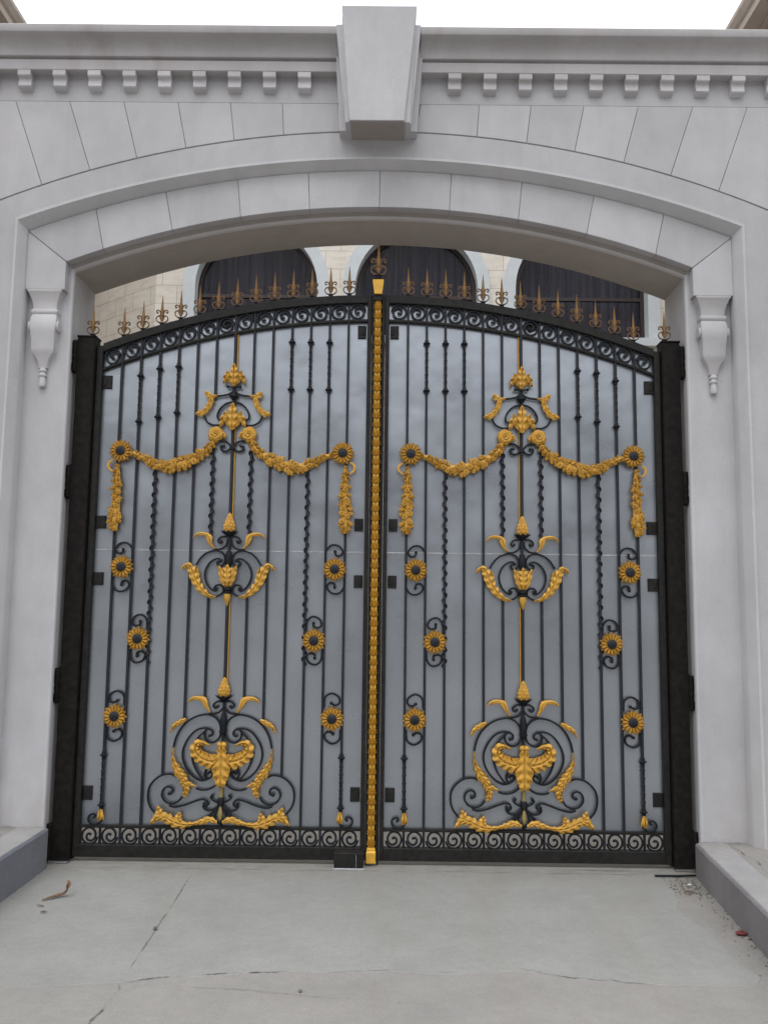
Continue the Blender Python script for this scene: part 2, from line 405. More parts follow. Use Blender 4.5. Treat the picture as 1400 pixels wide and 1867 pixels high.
# ---------------------------------------------------------------- ornament builders (leaf plane = x-z, viewer on -y)
FW = 1.10
def frond(mb, spine, widths, relief=.012, lobes=5, depth=.42, y=-.004, lean=.9, m=8, sides=(1,1), per=6, sharp=.65):
    """acanthus leaf: lobed outline, raised body, grooved midrib and veins"""
    n = max(8, lobes*per)
    P = resample(spline(spine, 8), n)
    front = []; back = []
    for i in range(n+1):
        t = i/n
        T = (P[min(n, i+1)]-P[max(0, i-1)]).normalized(); Nn = Vector((-T.y, T.x))
        w = lerp_list(widths, t)*FW
        f = (t*lobes) % 1.0
        edge = 1-depth*(1-f**sharp) if lobes > 1 else 1.0
        if i in (0, n): edge = 1.0
        rf = []; rb = []
        for j in range(m+1):
            v = -1+2*j/m
            s = sides[0] if v < 0 else sides[1]
            e = 1+(edge-1)*s
            q = P[i]+Nn*(v*w*e)+T*(lean*w*abs(v)**1.6*.6)
            cup = (1-v*v)*.80-.45*math.exp(-(v/.17)**2)+.50*abs(v)*math.cos(2*PI*(f-.70+.25*abs(v)))
            rf.append((q.x, y-relief*max(.05, cup)*min(1, w/.012+.25), q.y))
            rb.append((q.x, y+.004, q.y))
        front.append(rf); back.append(rb)
    vs = [p for r in front for p in r]; k = m+1; fs = []
    for i in range(n):
        for j in range(m): fs.append((i*k+j, (i+1)*k+j, (i+1)*k+j+1, i*k+j+1))
    o = len(vs); vs += [p for r in back for p in r]
    for i in range(n):
        for j in range(m): fs.append((o+i*k+j, o+i*k+j+1, o+(i+1)*k+j+1, o+(i+1)*k+j))
        for j in (0, m): fs.append((i*k+j, (i+1)*k+j, o+(i+1)*k+j, o+i*k+j))
    for i in (0, n):
        for j in range(m): fs.append((i*k+j, i*k+j+1, o+i*k+j+1, o+i*k+j))
    mb.add(vs, fs)

def petal(mb, cx, cz, ang, r0, r1, w, y, relief=.006, curl=0.0):
    """pointed sunflower petal with a raised middle"""
    ca, sa = math.cos(ang), math.sin(ang)
    def P(r, s, yy): return (cx+ca*r-sa*s, yy, cz+sa*r+ca*s)
    rs = [0, .35, .65, .88, 1]; ws = [.55, 1, .95, .5, .04]
    rings = []
    for t, k in zip(rs, ws):
        r = r0+(r1-r0)*t; yy = y-curl*t*t
        rings.append([P(r, -w*k, yy), P(r, -w*k*.45, yy-relief*.8), P(r, 0, yy-relief*.45), P(r, w*k*.45, yy-relief*.8), P(r, w*k, yy), P(r, 0, yy+.003)])
    mb.loft(rings)

def rose(mb, cx, cz, R, y=-.01, h=.014, ph=0.0, scal=5):
    nr, na = 9, 24; vs = []; fs = []
    for i in range(nr+1):
        r = i/nr
        for k in range(na):
            a = 2*PI*k/na
            rr = R*r*(1+(.13*abs(math.cos(scal*.5*a+ph))-.07)*r)
            s = (r*2.6+a/(2*PI)+ph) % 1.0
            yy = y-h*(1-r*r*.75)*(.45+.55*s)
            if i == nr: yy = y+.004
            vs.append((cx+rr*math.cos(a), yy, cz+rr*math.sin(a)))
    for i in range(nr):
        for k in range(na):
            k2 = (k+1) % na; fs.append((i*na+k, i*na+k2, (i+1)*na+k2, (i+1)*na+k))
    mb.add(vs, fs)

def small_leaf(mb, cx, cz, ang, L, w, y):
    d = Vector((math.cos(ang), math.sin(ang))); c = Vector((cx, cz)); nn = Vector((-d.y, d.x))
    frond(mb, [c, c+d*L*.5+nn*L*.05, c+d*L], [w*.35, w, w*.8, .001], relief=.009, lobes=3, depth=.45, y=y, m=6, per=4)

def garland(mb, spine, widths, seed, step=.031):
    rnd = random.Random(seed)
    P = resample(spline(spine, 8), 40)
    L = sum((P[i+1]-P[i]).length for i in range(40))
    # solid core the flowers are cast on
    rings = []
    for i, p in enumerate(P):
        T = (P[min(40, i+1)]-P[max(0, i-1)]).normalized(); nn = Vector((-T.y, T.x)); w = lerp_list(widths, i/40)*.72
        rings.append([(p.x+nn.x*w*a, b, p.y+nn.y*w*a) for a, b in ((-1,.0),(-.6,-.012),(0,-.018),(.6,-.012),(1,0),(0,.006))])
    mb.loft(rings)
    k = max(6, int(L/step))
    for i in range(k):
        t = (i+.5)/k; p = P[min(40, int(t*40))]; q = P[min(40, int(t*40)+1)]
        T = (q-P[max(0, int(t*40)-1)]).normalized(); nn = Vector((-T.y, T.x)); w = lerp_list(widths, t)
        base = math.atan2(T.y, T.x)
        for s in (-1, 1):
            a = base+s*rnd.uniform(.5, 1.25)+(PI if rnd.random() < .3 else 0)
            c = p+nn*s*w*.35
            small_leaf(mb, c.x, c.y, a, w*rnd.uniform(.8, 1.05), w*rnd.uniform(.30, .44), -.012-rnd.random()*.006)
        off = rnd.uniform(-.45, .45) if i % 2 else rnd.choice((-.5, .5))
        rose(mb, p.x+nn.x*w*off, p.y+nn.y*w*off, w*rnd.uniform(.36, .52), -.018, .013, rnd.random()*6, rnd.choice((5, 6, 4)))

def spiral_pts(cx, cz, R, a0, turns, sgn, r_end=.16, n=30):
    out = []
    for i in range(n+1):
        t = i/n; r = R*((1-t)**.85*(1-r_end)+r_end) if t < 1 else R*r_end
        a = a0+sgn*2*PI*turns*t; out.append((cx+r*math.cos(a), cz+r*math.sin(a)))
    return out

def pinecone(mb, cx, z0, z1, R, y=0):
    n, m = 40, 28; rings = []
    for i in range(m+1):
        t = i/m; r = max(.0006, R*(1-t**2.1)**.62*(.86+.20*math.sin(PI*min(1, t*1.5))))
        ring = []
        for k in range(n):
            a = 2*PI*k/n
            d = abs(math.sin(5*a+t*9))*abs(math.sin(5*a-t*9))
            rr = r*(.76+.32*d)
            ring.append((cx+rr*math.cos(a), y+rr*math.sin(a)*.8, z0+(z1-z0)*t))
        rings.append(ring)
    mb.loft(rings)

def rod(mb, x, z0, z1, a=.0158, y=.012):
    h = a/2; c = a*.18
    sec = [(-h,-h+c),(-h+c,-h),(h-c,-h),(h,-h+c),(h,h-c),(h-c,h),(-h+c,h),(-h,h-c)]
    mb.loft([[(x+s, y+q, z) for s, q in sec] for z in (z0, z1)])
def twisted(mb, x, z0, z1, a=.0176, y=.012, pitch=.10):
    n = int((z1-z0)/.006); rings = []
    for i in range(n+1):
        z = z0+(z1-z0)*i/n; t = i/n; an = 2*PI*(z-z0)/pitch
        r = a*.5*(.98+.10*math.sin(an*2))
        rings.append([(x+r*1.38*math.cos(an+PI/4+k*PI/2+d)*f, y+r*1.38*math.sin(an+PI/4+k*PI/2+d)*f, z)
                      for k in range(4) for d, f in ((-.10, 1.04), (.10, 1.04), (.785, .62))])
    mb.loft(rings)
def collar_mb(mb, x, z, y=.012):
    mb.lathe([(.0005,-.026),(.0115,-.026),(.0125,-.010),(.0165,-.007),(.0245,-.002),(.0245,.004),(.015,.008),(.0125,.024),(.0005,.024)], cx=x, cy=y, n=14, base=z)
def ribbon(mb, x, z0, z1, y=.012, pitch=.072, r=.0145):
    n = int((z1-z0)/.0045); rings = []
    for i in range(n+1):
        z = z0+(z1-z0)*i/n; a = 2*PI*(z-z0)/pitch
        rings.append([(x+(r+.0052*math.cos(b))*math.cos(a), y+(r+.0052*math.cos(b))*math.sin(a), z+.0075*math.sin(b)) for b in [2*PI*k/6 for k in range(6)]])
    mb.loft(rings)

T = TRACES
T = {k: [(round(a-.006, 4), b) for a, b in v] for k, v in T.items()}

ARC_R, ARC_TOP, P_, G_ = 5.05, 3.597, .129, .0753
XC = G_+7*P_                                  # leaf axis
def arc_z(X): return ARC_TOP-(ARC_R-math.sqrt(ARC_R**2-X*X))     # underside of the thin arched rail
XIN, XOUT = G_-XC, 1.881-XC                   # opening edges in leaf coordinates measured toward the centre = +u

# shared repeat meshes -----------------------------------------------------------------
def make_finial_meshes(k=1.0):
    sp = MB()
    ring = lambda z, w0, d0, w=0, d=0: (lambda w, d: [(-w*k, 0, z*k), (-w*.35*k, -d*k, z*k), (w*.35*k, -d*k, z*k), (w*k, 0, z*k), (w*.35*k, d*k, z*k), (-w*.35*k, d*k, z*k)])(w0*1.3, d0*1.3)
    sp.loft([ring(.012,.004,.004), ring(.03,.010,.007), ring(.055,.007,.006), ring(.075,.013,.009), ring(.09,.0115,.008), ring(.105,.0068,.006), ring(.15,.0045,.004), ring(.203,.0006,.0006)])
    sc = MB()
    prof = spline([(.004,.004),(.028,.010),(.0405,.030),(.034,.048),(.014,.056),(.007,.066),(.015,.084),(.029,.094),(.039,.087),(.036,.074),(.028,.076)], 5)
    for s in (-1, 1):
        sc.bar([(s*a*k, b*k) for a, b in prof], .0070*k, .010*k)
        sc.blob(s*.029*k, .077*k, .0045*k)
        frond(sc, [(0, .012*k), (s*.010*k, .036*k), (s*.020*k, .052*k)], [.002*k, .006*k, .001*k], relief=.004, lobes=1, y=-.004, m=4)
    sc.box(-.013*k, .013*k, -.008*k, .008*k, .0505*k, .0575*k)
    ba = MB(); ba.lathe([(.0005,-.022),(.0125,-.022),(.0125,-.006),(.017,-.003),(.017,.002),(.008,.006),(.0005,.006)], n=12)
    ba.v = [(a*k, b*k, c*k) for a, b, c in ba.v]
    return sp, sc, ba

def spear_finial(parent, x, y, z, meshes):
    o = link('spear_finial', meshes[0], parent, loc=(x, y, z))
    link('scrollwork', meshes[1], o); link('base', meshes[2], o)
    return o

def finial_set(k):
    sp, sc, ba = make_finial_meshes(k)
    ms = []
    for mbx, nm, mt in ((sp,'spear_spike','bronze'), (sc,'finial_scrollwork','bronze_dark'), (ba,'finial_base','iron')):
        o = mbx.build(nm, M[mt]); ms.append(o.data); bpy.data.objects.remove(o)
    return ms
FIN = finial_set(1.0); FIN_BIG = finial_set(1.27)

def cell_mesh(flipz, mirror):
    mb = MB(mirror)
    # starts in the upper outer corner, over the top, down the far side, in along the bottom and curls up
    w, h = P_/2-.007, .056
    pts = [(-w+.006, .012)]
    R = .0505
    pts += [(R*math.cos(R_(a))*1.0, R*math.sin(R_(a))) for a in (165, 140, 112, 85, 58, 30, 0, -30, -60, -90)]
    for k in range(1, 15):
        a = -90-k*27; r = R*(1-.058*k); r = max(r, .008)
        pts.append((r*math.cos(R_(a))*.92+.0, r*math.sin(R_(a))))
    s = -1 if flipz else 1
    pts = [(-a, b*s) for a, b in pts]
    mb.bar(spline(pts, 3), .0128, .014, y=.010)
    mb.blob(pts[-1][0], pts[-1][1], .0095, .010, .008)
    o = mb.build('border_scroll', M['iron']); me = o.data; bpy.data.objects.remove(o); return me

def sunflower_meshes():
    mb = MB()
    for k in range(15): petal(mb, 0, 0, 2*PI*k/15, .024, .081+.003*math.sin(k*2.3), .0100, -.004, .007, .003)
    for k in range(15): petal(mb, 0, 0, 2*PI*(k+.5)/15, .026, .073+.003*math.sin(k*3.1), .0082, -.014, .008, .002)
    o = mb.build('sunflower_petals', M['gold']); a = o.data; bpy.data.objects.remove(o)
    mb = MB(); rings = []
    for i in range(9):
        t = i/8; r = .0325*math.cos(t*PI/2)+.0004
        rings.append([(r*math.cos(2*PI*k/26), -.014-.014*math.sin(t*PI/2)-(.0016 if (i+k) % 2 else 0), r*math.sin(2*PI*k/26)) for k in range(26)])
    mb.loft(rings)
    o = mb.build('seed_head', M['iron_bar']); b = o.data; bpy.data.objects.remove(o)
    return a, b
SUN = sunflower_meshes()

def build_leaf(right):
    side = 'right' if right else 'left'
    s = -1 if right else 1
    L = thing('gate_leaf', ('right-hand black wrought iron gate leaf with gilded flowers, hung on the right post' if right else
              'left-hand black wrought iron gate leaf with gilded leaf strip and a lock box'), 'gate leaf', (-s*XC, 0, 0))
    A = lambda u: abs(u-XC)                     # distance of a leaf coordinate from the centre of the gateway
    mk = lambda: MB(right)
    ZB0, ZB1, ZB2, ZB3 = .029, .107, .208, .226    # bottom rail, scroll border, thin rail
    # frame ------------------------------------------------------------------
    f = mk()
    uo0, uo1, ui0, ui1 = 1.921, 1.881, G_, .024
    def ztop(X): return arc_z(X)+.188
    f.box(XC-uo0, XC-uo1, -.012, .045, ZB0, ztop(uo0), .004)
    f.box(XC-ui0, XC-.047, -.012, .045, ZB0, ztop(ui0)+.0, .004)
    f.box(XC-.045, XC-ui1, -.006, .045, ZB0, ztop(ui1)-.002, .003)
    f.box(XC-uo1, XC-ui0, -.010, .045, ZB0, ZB1, .004)
    f.box(XC-uo1, XC-ui0, .000, .030, ZB2, ZB3, .002)
    n = 28
    for a, b, y0, y1, c in ((0, .018, .0, .030, .002), (.130, .188, -.010, .045, .004)):
        X = [uo1+(ui0-uo1)*i/n for i in range(n+1)]
        poly = [(XC-x, arc_z(x)+a) for x in X]+[(XC-x, arc_z(x)+b) for x in X[::-1]]
        # as strips, so no concave cap
        for i in range(n):
            q = [(XC-X[i], arc_z(X[i])+a), (XC-X[i+1], arc_z(X[i+1])+a), (XC-X[i+1], arc_z(X[i+1])+b), (XC-X[i], arc_z(X[i])+b)]
            vs = [(p[0], y1, p[1]) for p in q]+[(p[0], y0+c, p[1]) for p in q]
            ins = [(q[0][0], q[0][1]+c), (q[1][0], q[1][1]+c), (q[2][0], q[2][1]-c), (q[3][0], q[3][1]-c)]
            vs += [(p[0], y0, p[1]) for p in ins]
            f.add(vs, [(3,2,1,0),(0,1,5,4),(2,3,7,6),(4,5,9,8),(6,7,11,10),(8,9,10,11)])
    f.build('frame', M['iron_frame'], L)
    # scroll borders --------------------------------------------------------------
    top_cell, bot_cell = cell_mesh(False, right), cell_mesh(True, right)
    mb = mk(); rod(mb, 0, ZB1, ZB2+.001, .015, .012); o_ = mb.build('border_divider', M['iron']); dvm = o_.data; bpy.data.objects.remove(o_)
    for i in range(14):
        uc = XC-(G_+(i+.5)*P_)
        link('border_scroll', top_cell, L, loc=(s*uc, 0, arc_z(A(uc))+.075))
        link('border_scroll', bot_cell, L, loc=(s*uc, 0, (ZB1+ZB2)/2))
    for i in range(1, 14):
        u = XC-(G_+i*P_)
        
        if abs(abs(u)-.645) > .01 and abs(abs(u)-.516) > .01: link('border_divider', dvm, L, loc=(s*u, 0, 0))
        spear_finial(L, s*u, .018, arc_z(A(u))+.188+.016, FIN)
    
    # bars -------------------------------------------------------------------------
    def bar_obj(fn, label=None):
        mb = mk(); fn(mb); return mb.build('bar', M['iron_bar'], L, label)
    def collars(b, u, zs):
        for z in zs:
            c = mk(); collar_mb(c, u, z); c.build('collar', M['iron'], b)
    for sg in (-1, 1):
        top = lambda u: arc_z(A(u))+.131
        # outermost: twisted foot ending in a gilded bud
        def fn(mb, u=sg*.774):
            rod(mb, u, .655, top(u)); twisted(mb, u, .345, .665); rod(mb, u, .318, .350, .013)
        b = bar_obj(fn, 'plain square bar twisted at its foot'); collars(b, sg*.774, (.665, .348))
        for u in (.645, .516, .387):
            u *= sg
            zt_, zb_ = ((3.447, 3.116) if sg > 0 else ({.645: (3.198, 2.881), .516: (3.25, 2.913), .387: (3.266, 2.945)}[abs(u)]))
            lo = {.645: ZB1, .516: ZB1, .387: .548}[abs(u)]
            def fn(mb, u=u, zt_=zt_, zb_=zb_, lo=lo):
                rod(mb, u, lo, zb_); twisted(mb, u, zb_, zt_, .0155); rod(mb, u, zt_, top(u))
                if abs(u) == .516: ribbon(mb, u, 1.26, 2.535)
            b = bar_obj(fn, 'square bar with a twisted upper part'); collars(b, u, (zt_, zb_))
        bar_obj(lambda mb, u=sg*.258: rod(mb, u, .895, top(u)), 'plain square bar')
        bar_obj(lambda mb, u=sg*.129: rod(mb, u, 3.05, top(u)), 'short bar above the crowning ornament')
        bar_obj(lambda mb, u=sg*.129: (rod(mb, u, 2.10, 2.76), ribbon(mb, u, 2.13, 2.70, r=.0145)), 'bar wound with a ribbon below the garland')
        bar_obj(lambda mb, u=sg*.129: rod(mb, u, 1.03, 1.70), 'short plain bar between the middle and lower ornaments')
    for z0, z1, w_, y_ in ((3.20, arc_z(XC)+.131, .0195, .010), (2.22, 2.88, .0195, .010), (1.12, 1.66, .0195, .010), (3.00, 3.12, .018, .008), (1.70, 2.12, .018, .010), (.76, 1.03, .018, .010), (ZB1, .40, .018, .01)):
        bar_obj(lambda mb: rod(mb, 0, z0, z1, w_, y_), 'piece of the central bar of the leaf')
    for z0, z1 in ((3.20, arc_z(XC)+.02), (2.22, 2.88), (1.12, 1.66)):
        g = mk(); rod(g, .0150, z0, z1, .009, .017); g.build('gilded_rod', M['gold'], L)
    ol = mk(); rod(ol, 0, .38, .52, .022, .008); ol.lathe([(.001,0),(.012,.02),(.017,.05),(.010,.09),(.001,.115)], cx=0, cy=-.004, n=12, base=.252)
    ol.build('dull_gilt_stem', M['olive'], L)
    # top ornament ------------------------------------------------------------------
    def scrolls(*items):
        """each wrought scroll is one piece of bent bar"""
        for sg in (-1, 1):
            for key, kw in items:
                mb = mk(); scroll(mb, key, sg, **kw); mb.build('iron_scroll', M['iron'], L)
    def both(fn, name, mat, label=None):
        for sg in (-1, 1):
            mb = mk(); fn(mb, sg); mb.build(name, M[mat], L, label)
    def sx(pts, sg): return [(sg*a, b) for a, b in pts]
    def scroll(mb, key, sg, w=.0115, d=.016, y=.006, end=.009, start=0):
        p = spline(sx(T[key], sg), 5); mb.bar(p, w, d, y=y)
        if end: mb.blob(p[-1][0], p[-1][1], end, y)
        if start: mb.blob(p[0][0], p[0][1], start, y)
    def palmette(z0, z1, hw, y=-.006):
        mb = mk(); h = z1-z0
        for q, (ex, ez, mz, wd) in enumerate(((1.0, .10, .36, .095), (1.0, .38, .44, .105), (.70, .68, .50, .100))):
            for sg in (-1, 1):
                frond(mb, [(0, z0+h*(.04+.06*q)), (sg*hw*ex*.62, z0+h*mz), (sg*hw*ex, z0+h*ez)], [h*.05, h*wd, h*wd*1.1, h*.008], relief=.014, lobes=3, depth=.28, y=y-.004*q, m=6, lean=.8)
        frond(mb, [(0, z0-.004), (0, z0+h*.5), (0, z1)], [h*.08, h*.15, h*.17, h*.12, .001], relief=.018, lobes=4, depth=.30, y=y-.016, m=8, lean=1.0)
        return mb
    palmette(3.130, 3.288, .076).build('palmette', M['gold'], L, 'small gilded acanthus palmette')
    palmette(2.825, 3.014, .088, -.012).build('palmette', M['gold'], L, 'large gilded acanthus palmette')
    kn = mk()
    kn.lathe([(.001,-.028),(.010,-.024),(.018,-.012),(.033,.004),(.030,.012),(.014,.024),(.012,.045),(.001,.05)], cy=.004, n=16, base=3.058)
    for sg in (-1, 1): kn.bar(spline([(0,3.118),(sg*.02,3.124),(sg*.038,3.132)], 4), .010, .014, y=.0); kn.blob(sg*.042, 3.128, .011, 0)
    kn.build('stem_knob', M['iron'], L)
    scrolls(('c_arm', dict(end=0)), ('c_arc', dict(end=.008, y=.004)), ('c_ring', dict(end=.008)))
    both(lambda mb, sg: (frond(mb, sx([(.105,3.066),(.150,3.058),(.196,3.090)], sg), [.006,.016,.024,.002], lobes=3, y=-.006),
                         frond(mb, sx([(.145,3.062),(.160,3.005),(.196,2.952),(.256,2.932)], sg), [.016,.024,.020,.026,.002], lobes=5, y=-.008, depth=.5)), 'gilded_leaf', 'gold')
    # rosettes and swags
    def rosette(mb, sg):
        rose(mb, sg*.112, 2.797, .050, -.014, .022, .3, 5)
        for k in range(6): petal(mb, sg*.112, 2.797, k*PI/3+.4, .02, .056, .022, -.006, .006)
        frond(mb, sx([(.085,2.805),(.062,2.795),(.046,2.765)], sg), [.016,.016,.001], lobes=2, y=-.010)
    both(rosette, 'rosette', 'gold')
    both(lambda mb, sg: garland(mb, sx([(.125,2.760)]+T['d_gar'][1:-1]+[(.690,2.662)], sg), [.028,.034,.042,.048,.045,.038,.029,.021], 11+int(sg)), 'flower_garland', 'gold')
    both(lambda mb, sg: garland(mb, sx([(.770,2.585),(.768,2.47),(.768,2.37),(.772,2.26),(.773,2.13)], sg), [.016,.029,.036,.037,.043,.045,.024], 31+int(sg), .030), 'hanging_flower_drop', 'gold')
    both(lambda mb, sg: mb.bar(spline(sx([(.800,2.612),(.826,2.592),(.828,2.560),(.800,2.536),(.765,2.532)], sg), 6), .015, .010, y=-.006, taper=lambda t: .35+.75*math.sin(PI*min(1, t+.12))), 'gilded_ribbon', 'gold')
    scrolls(('d_s1', dict(end=0, w=.011)), ('d_s2', dict(end=.009, w=.013)))
    mb = mk(); mb.box(-.016, .016, -.006, .02, 2.694, 2.712, .002); mb.build('clasp', M['iron'], L)
    # sunflowers ---------------------------------------------------------------------
    def spirals(key, sg, zc, uc):
        for k in (1, -1):
            if True:
                mb = mk(); P0 = [(uc+(a-uc)*k, zc+(b-zc)*k) for a, b in T[key]]
                p = spline(sx(P0, sg), 5); mb.bar(p, .0122, .016, y=.010); mb.blob(p[-1][0], p[-1][1], .0105, .010)
                mb.build('flower_scroll', M['iron'], L)
    for sg in (-1, 1):
        for (u, z, key) in ((.749, 2.674, None), (.709, 1.891, 'e_s2'), (.580, 1.419, 'e_s3'), (.709, .916, 'g_s4')):
            o = link('sunflower', SUN[0], L, loc=(s*sg*u, -.002, z))
            o.rotation_euler = (0, sg*u*3+z, 0)
            link('seed_head', SUN[1], o)
            if key: spirals(key, sg, z, u)
    # middle ornament -------------------------------------------------------------------
    mb = mk(); pinecone(mb, 0, 2.130, 2.262, .038, -.004); mb.build('pinecone', M['gold'], L, 'upper gilded pinecone')
    mb = mk(); pinecone(mb, 0, 1.050, 1.176, .038, -.004); mb.build('pinecone', M['gold'], L, 'lower gilded pinecone')
    for zc in (2.130, 1.048):
        mb = mk(); n = 40; rings = []
        for h, r, sc_ in ((-.030, .010, 0), (-.020, .024, 0), (-.008, .040, .1), (.004, .049, .2), (.006, .044, .25), (-.004, .030, 0)):
            rings.append([((r*(1+sc_*math.cos(8*2*PI*k/n)))*math.cos(2*PI*k/n), r*.8*math.sin(2*PI*k/n), zc+h+sc_*.02*math.cos(8*2*PI*k/n)) for k in range(n)])
        mb.loft(rings); mb.build('cup', M['iron'], L)
    scrolls(('b_curl', dict(end=.009)), ('b_stem', dict(end=0, w=.012)))
    scrolls(('b_big', dict(end=.010)), ('b_in', dict(end=.009, start=.010)), ('b_hook', dict(end=0)), ('b_bot', dict(end=0)))
    both(lambda mb, sg: frond(mb, sx(T['G_bhorn'], sg), [.003,.010,.020,.013,.011,.008,.002], lobes=2, depth=.15, y=-.006, relief=.010), 'gilded_leaf', 'gold')
    both(lambda mb, sg: (frond(mb, sx(T['G_bside'], sg), [.005,.016,.025,.029,.032,.028,.015,.009], lobes=8, depth=.5, y=-.008, relief=.016, sides=((1,.25) if sg < 0 else (.25,1))),
                         frond(mb, sx([(.205,1.80),(.200,1.84),(.206,1.895)], sg), [.006,.014,.001], lobes=2, y=-.006)), 'gilded_acanthus', 'gold')
    mb = mk()
    mb.loft([[(w*math.cos(2*PI*k/20), -.010+w*.45*math.sin(2*PI*k/20), z) for k in range(20)] for z, w in ((1.768,.020),(1.80,.028),(1.85,.036),(1.885,.041),(1.893,.034))])
    for sg in (-1, 1):
        frond(mb, sx([(.018,1.775),(.034,1.82),(.046,1.87),(.060,1.906)], sg), [.010,.018,.016,.002], lobes=3, depth=.3, y=-.026, relief=.010)
    frond(mb, [(0,1.775),(0,1.84),(0,1.915)], [.008,.024,.022,.002], lobes=4, depth=.3, y=-.032, relief=.010)
    mb.build('gilded_tulip', M['gold'], L)
    mb = mk(); mb.lathe([(.001,0),(.006,.01),(.017,.038),(.024,.062),(.020,.084),(.001,.086)], cy=-.004, n=16, base=1.636); mb.build('gilded_drop', M['gold'], L)
    mb = mk(); mb.lathe([(.001,-.022),(.024,-.020),(.026,-.010),(.018,-.004),(.026,.004),(.024,.016),(.016,.022),(.001,.023)], cy=-.004, n=16, base=1.744)
    mb.build('stem_knob', M['iron'], L); mb = mk(); mb.lathe([(.001,-.05),(.020,-.045),(.024,-.02),(.022,.02),(.016,.05),(.001,.055)], cy=.004, n=14, base=1.955); mb.build('stem_knob', M['iron'], L)
    # lower ornament -----------------------------------------------------------------------
    scrolls(('a_curl', dict(end=.009)), ('a_calyx', dict(end=0)))
    scrolls(('a_big', dict(end=.010, w=.0117)), ('a_mid', dict(end=.009, w=.0117, y=.008)), ('a_in', dict(end=0, y=.0)), ('a_hook', dict(end=0)), ('a_tail', dict(end=0)))
    scrolls(('a_side', dict(end=0, w=.0117)), ('a_spiral', dict(end=.012)), ('a_s', dict(end=.010)), ('a_s2', dict(end=.006)), ('a_top', dict(end=.011)))
    mb = mk()
    for sg in (-1, 1):
        mb.bar(spline(sx(T['a_leg'], sg), 5), .020, .018, y=.004, taper=lambda t: 1.1-.7*t); mb.bar(spline(sx(T['a_leg2'], sg), 5), .011, .016, y=.004)
    mb.lathe([(.001,-.02),(.018,-.016),(.021,.0),(.012,.012),(.001,.02)], cy=0, n=14, base=.262)
    mb.lathe([(.001,-.03),(.022,-.024),(.024,.004),(.018,.02),(.001,.022)], cy=0, n=14, base=.386)
    mb.build('splayed_legs', M['iron'], L); mb = mk(); mb.lathe([(.001,-.06),(.018,-.052),(.024,-.01),(.020,.03),(.013,.06),(.001,.062)], cy=.003, n=14, base=.88)
    mb.lathe([(.001,-.006),(.027,-.005),(.027,.005),(.001,.006)], cy=.003, n=14, base=.826)
    mb.build('stem_knob', M['iron'], L)
    both(lambda mb, sg: frond(mb, sx(T['G_horn'], sg), [.004,.012,.020,.014,.011,.002], lobes=2, depth=.15, y=-.006, relief=.010), 'gilded_leaf', 'gold')
    both(lambda mb, sg: frond(mb, sx(T['G_ring'], sg), [.012,.020,.017,.010,.002], lobes=4, depth=.45, y=-.008), 'gilded_leaf', 'gold')
    IN = lambda sg: (1,.2) if sg < 0 else (.2,1)
    both(lambda mb, sg: (frond(mb, sx(T['G_lowA'], sg), [.004,.008,.022,.034,.030,.003], lobes=6, depth=.45, y=-.008, relief=.016),
                         frond(mb, sx(T['G_lowB'], sg), [.010,.022,.026,.024,.020,.003], lobes=6, depth=.45, y=-.012, relief=.016),
                         frond(mb, sx([(.262,.52),(.225,.500),(.163,.476)], sg), [.008,.018,.002], lobes=3, depth=.4, y=-.012)), 'gilded_acanthus', 'gold')
    mb = mk()
    for sg in (-1, 1):
        frond(mb, sx([(.0,.640),(.070,.636),(.138,.662),(.172,.706),(.160,.750),(.122,.752),(.082,.738)], sg), [.042,.048,.042,.040,.030,.014,.003], lobes=9, depth=.34, y=-.012, relief=.024, sides=((1,.15) if sg > 0 else (.15,1)))
        frond(mb, sx([(.03,.66),(.075,.612),(.125,.628)], sg), [.012,.022,.003], lobes=3, y=-.008)
        frond(mb, sx([(.004,.70),(.036,.62),(.045,.54)], sg), [.010,.026,.003], lobes=4, y=-.018, relief=.016)
    frond(mb, [(0,.765),(0,.70),(0,.62),(0,.55),(0,.487)], [.020,.032,.052,.056,.042,.022], lobes=5, depth=.26, y=-.026, relief=.024, m=12)
    for sg in (-1, 1): mb.blob(sg*.014, .745, .019, -.030)
    mb.build('gilded_mask_of_leaves', M['gold'], L)
    both(lambda mb, sg: (frond(mb, sx(T['G_botA'], sg), [.012,.024,.018,.008], lobes=4, depth=.4, y=-.014),
                         frond(mb, sx(T['G_botB'], sg), [.006,.018,.030,.036,.034,.030,.022,.004], lobes=7, depth=.45, y=-.012, relief=.018),
                         frond(mb, sx(T['G_botC'], sg), [.020,.026,.002], lobes=3, depth=.4, y=-.016),
                         frond(mb, sx([(.25,.245),(.265,.278),(.26,.315)], sg), [.016,.024,.002], lobes=3, depth=.4, y=-.010)), 'gilded_acanthus', 'gold')
    # buds and curls at the foot of the outer bars
    both(lambda mb, sg: (frond(mb, sx([(.772,.328),(.772,.295),(.778,.255)], sg), [.010,.016,.015,.006], lobes=1, y=-.008, relief=.016),
                         frond(mb, sx([(.768,.315),(.762,.285),(.752,.258)], sg), [.006,.011,.002], lobes=1, y=-.004)), 'gilded_bud', 'gold')
    scrolls(('h_curl', dict(end=.009)))
    # backing sheets and their clips ---------------------------------------------------------
    zs = 2.007
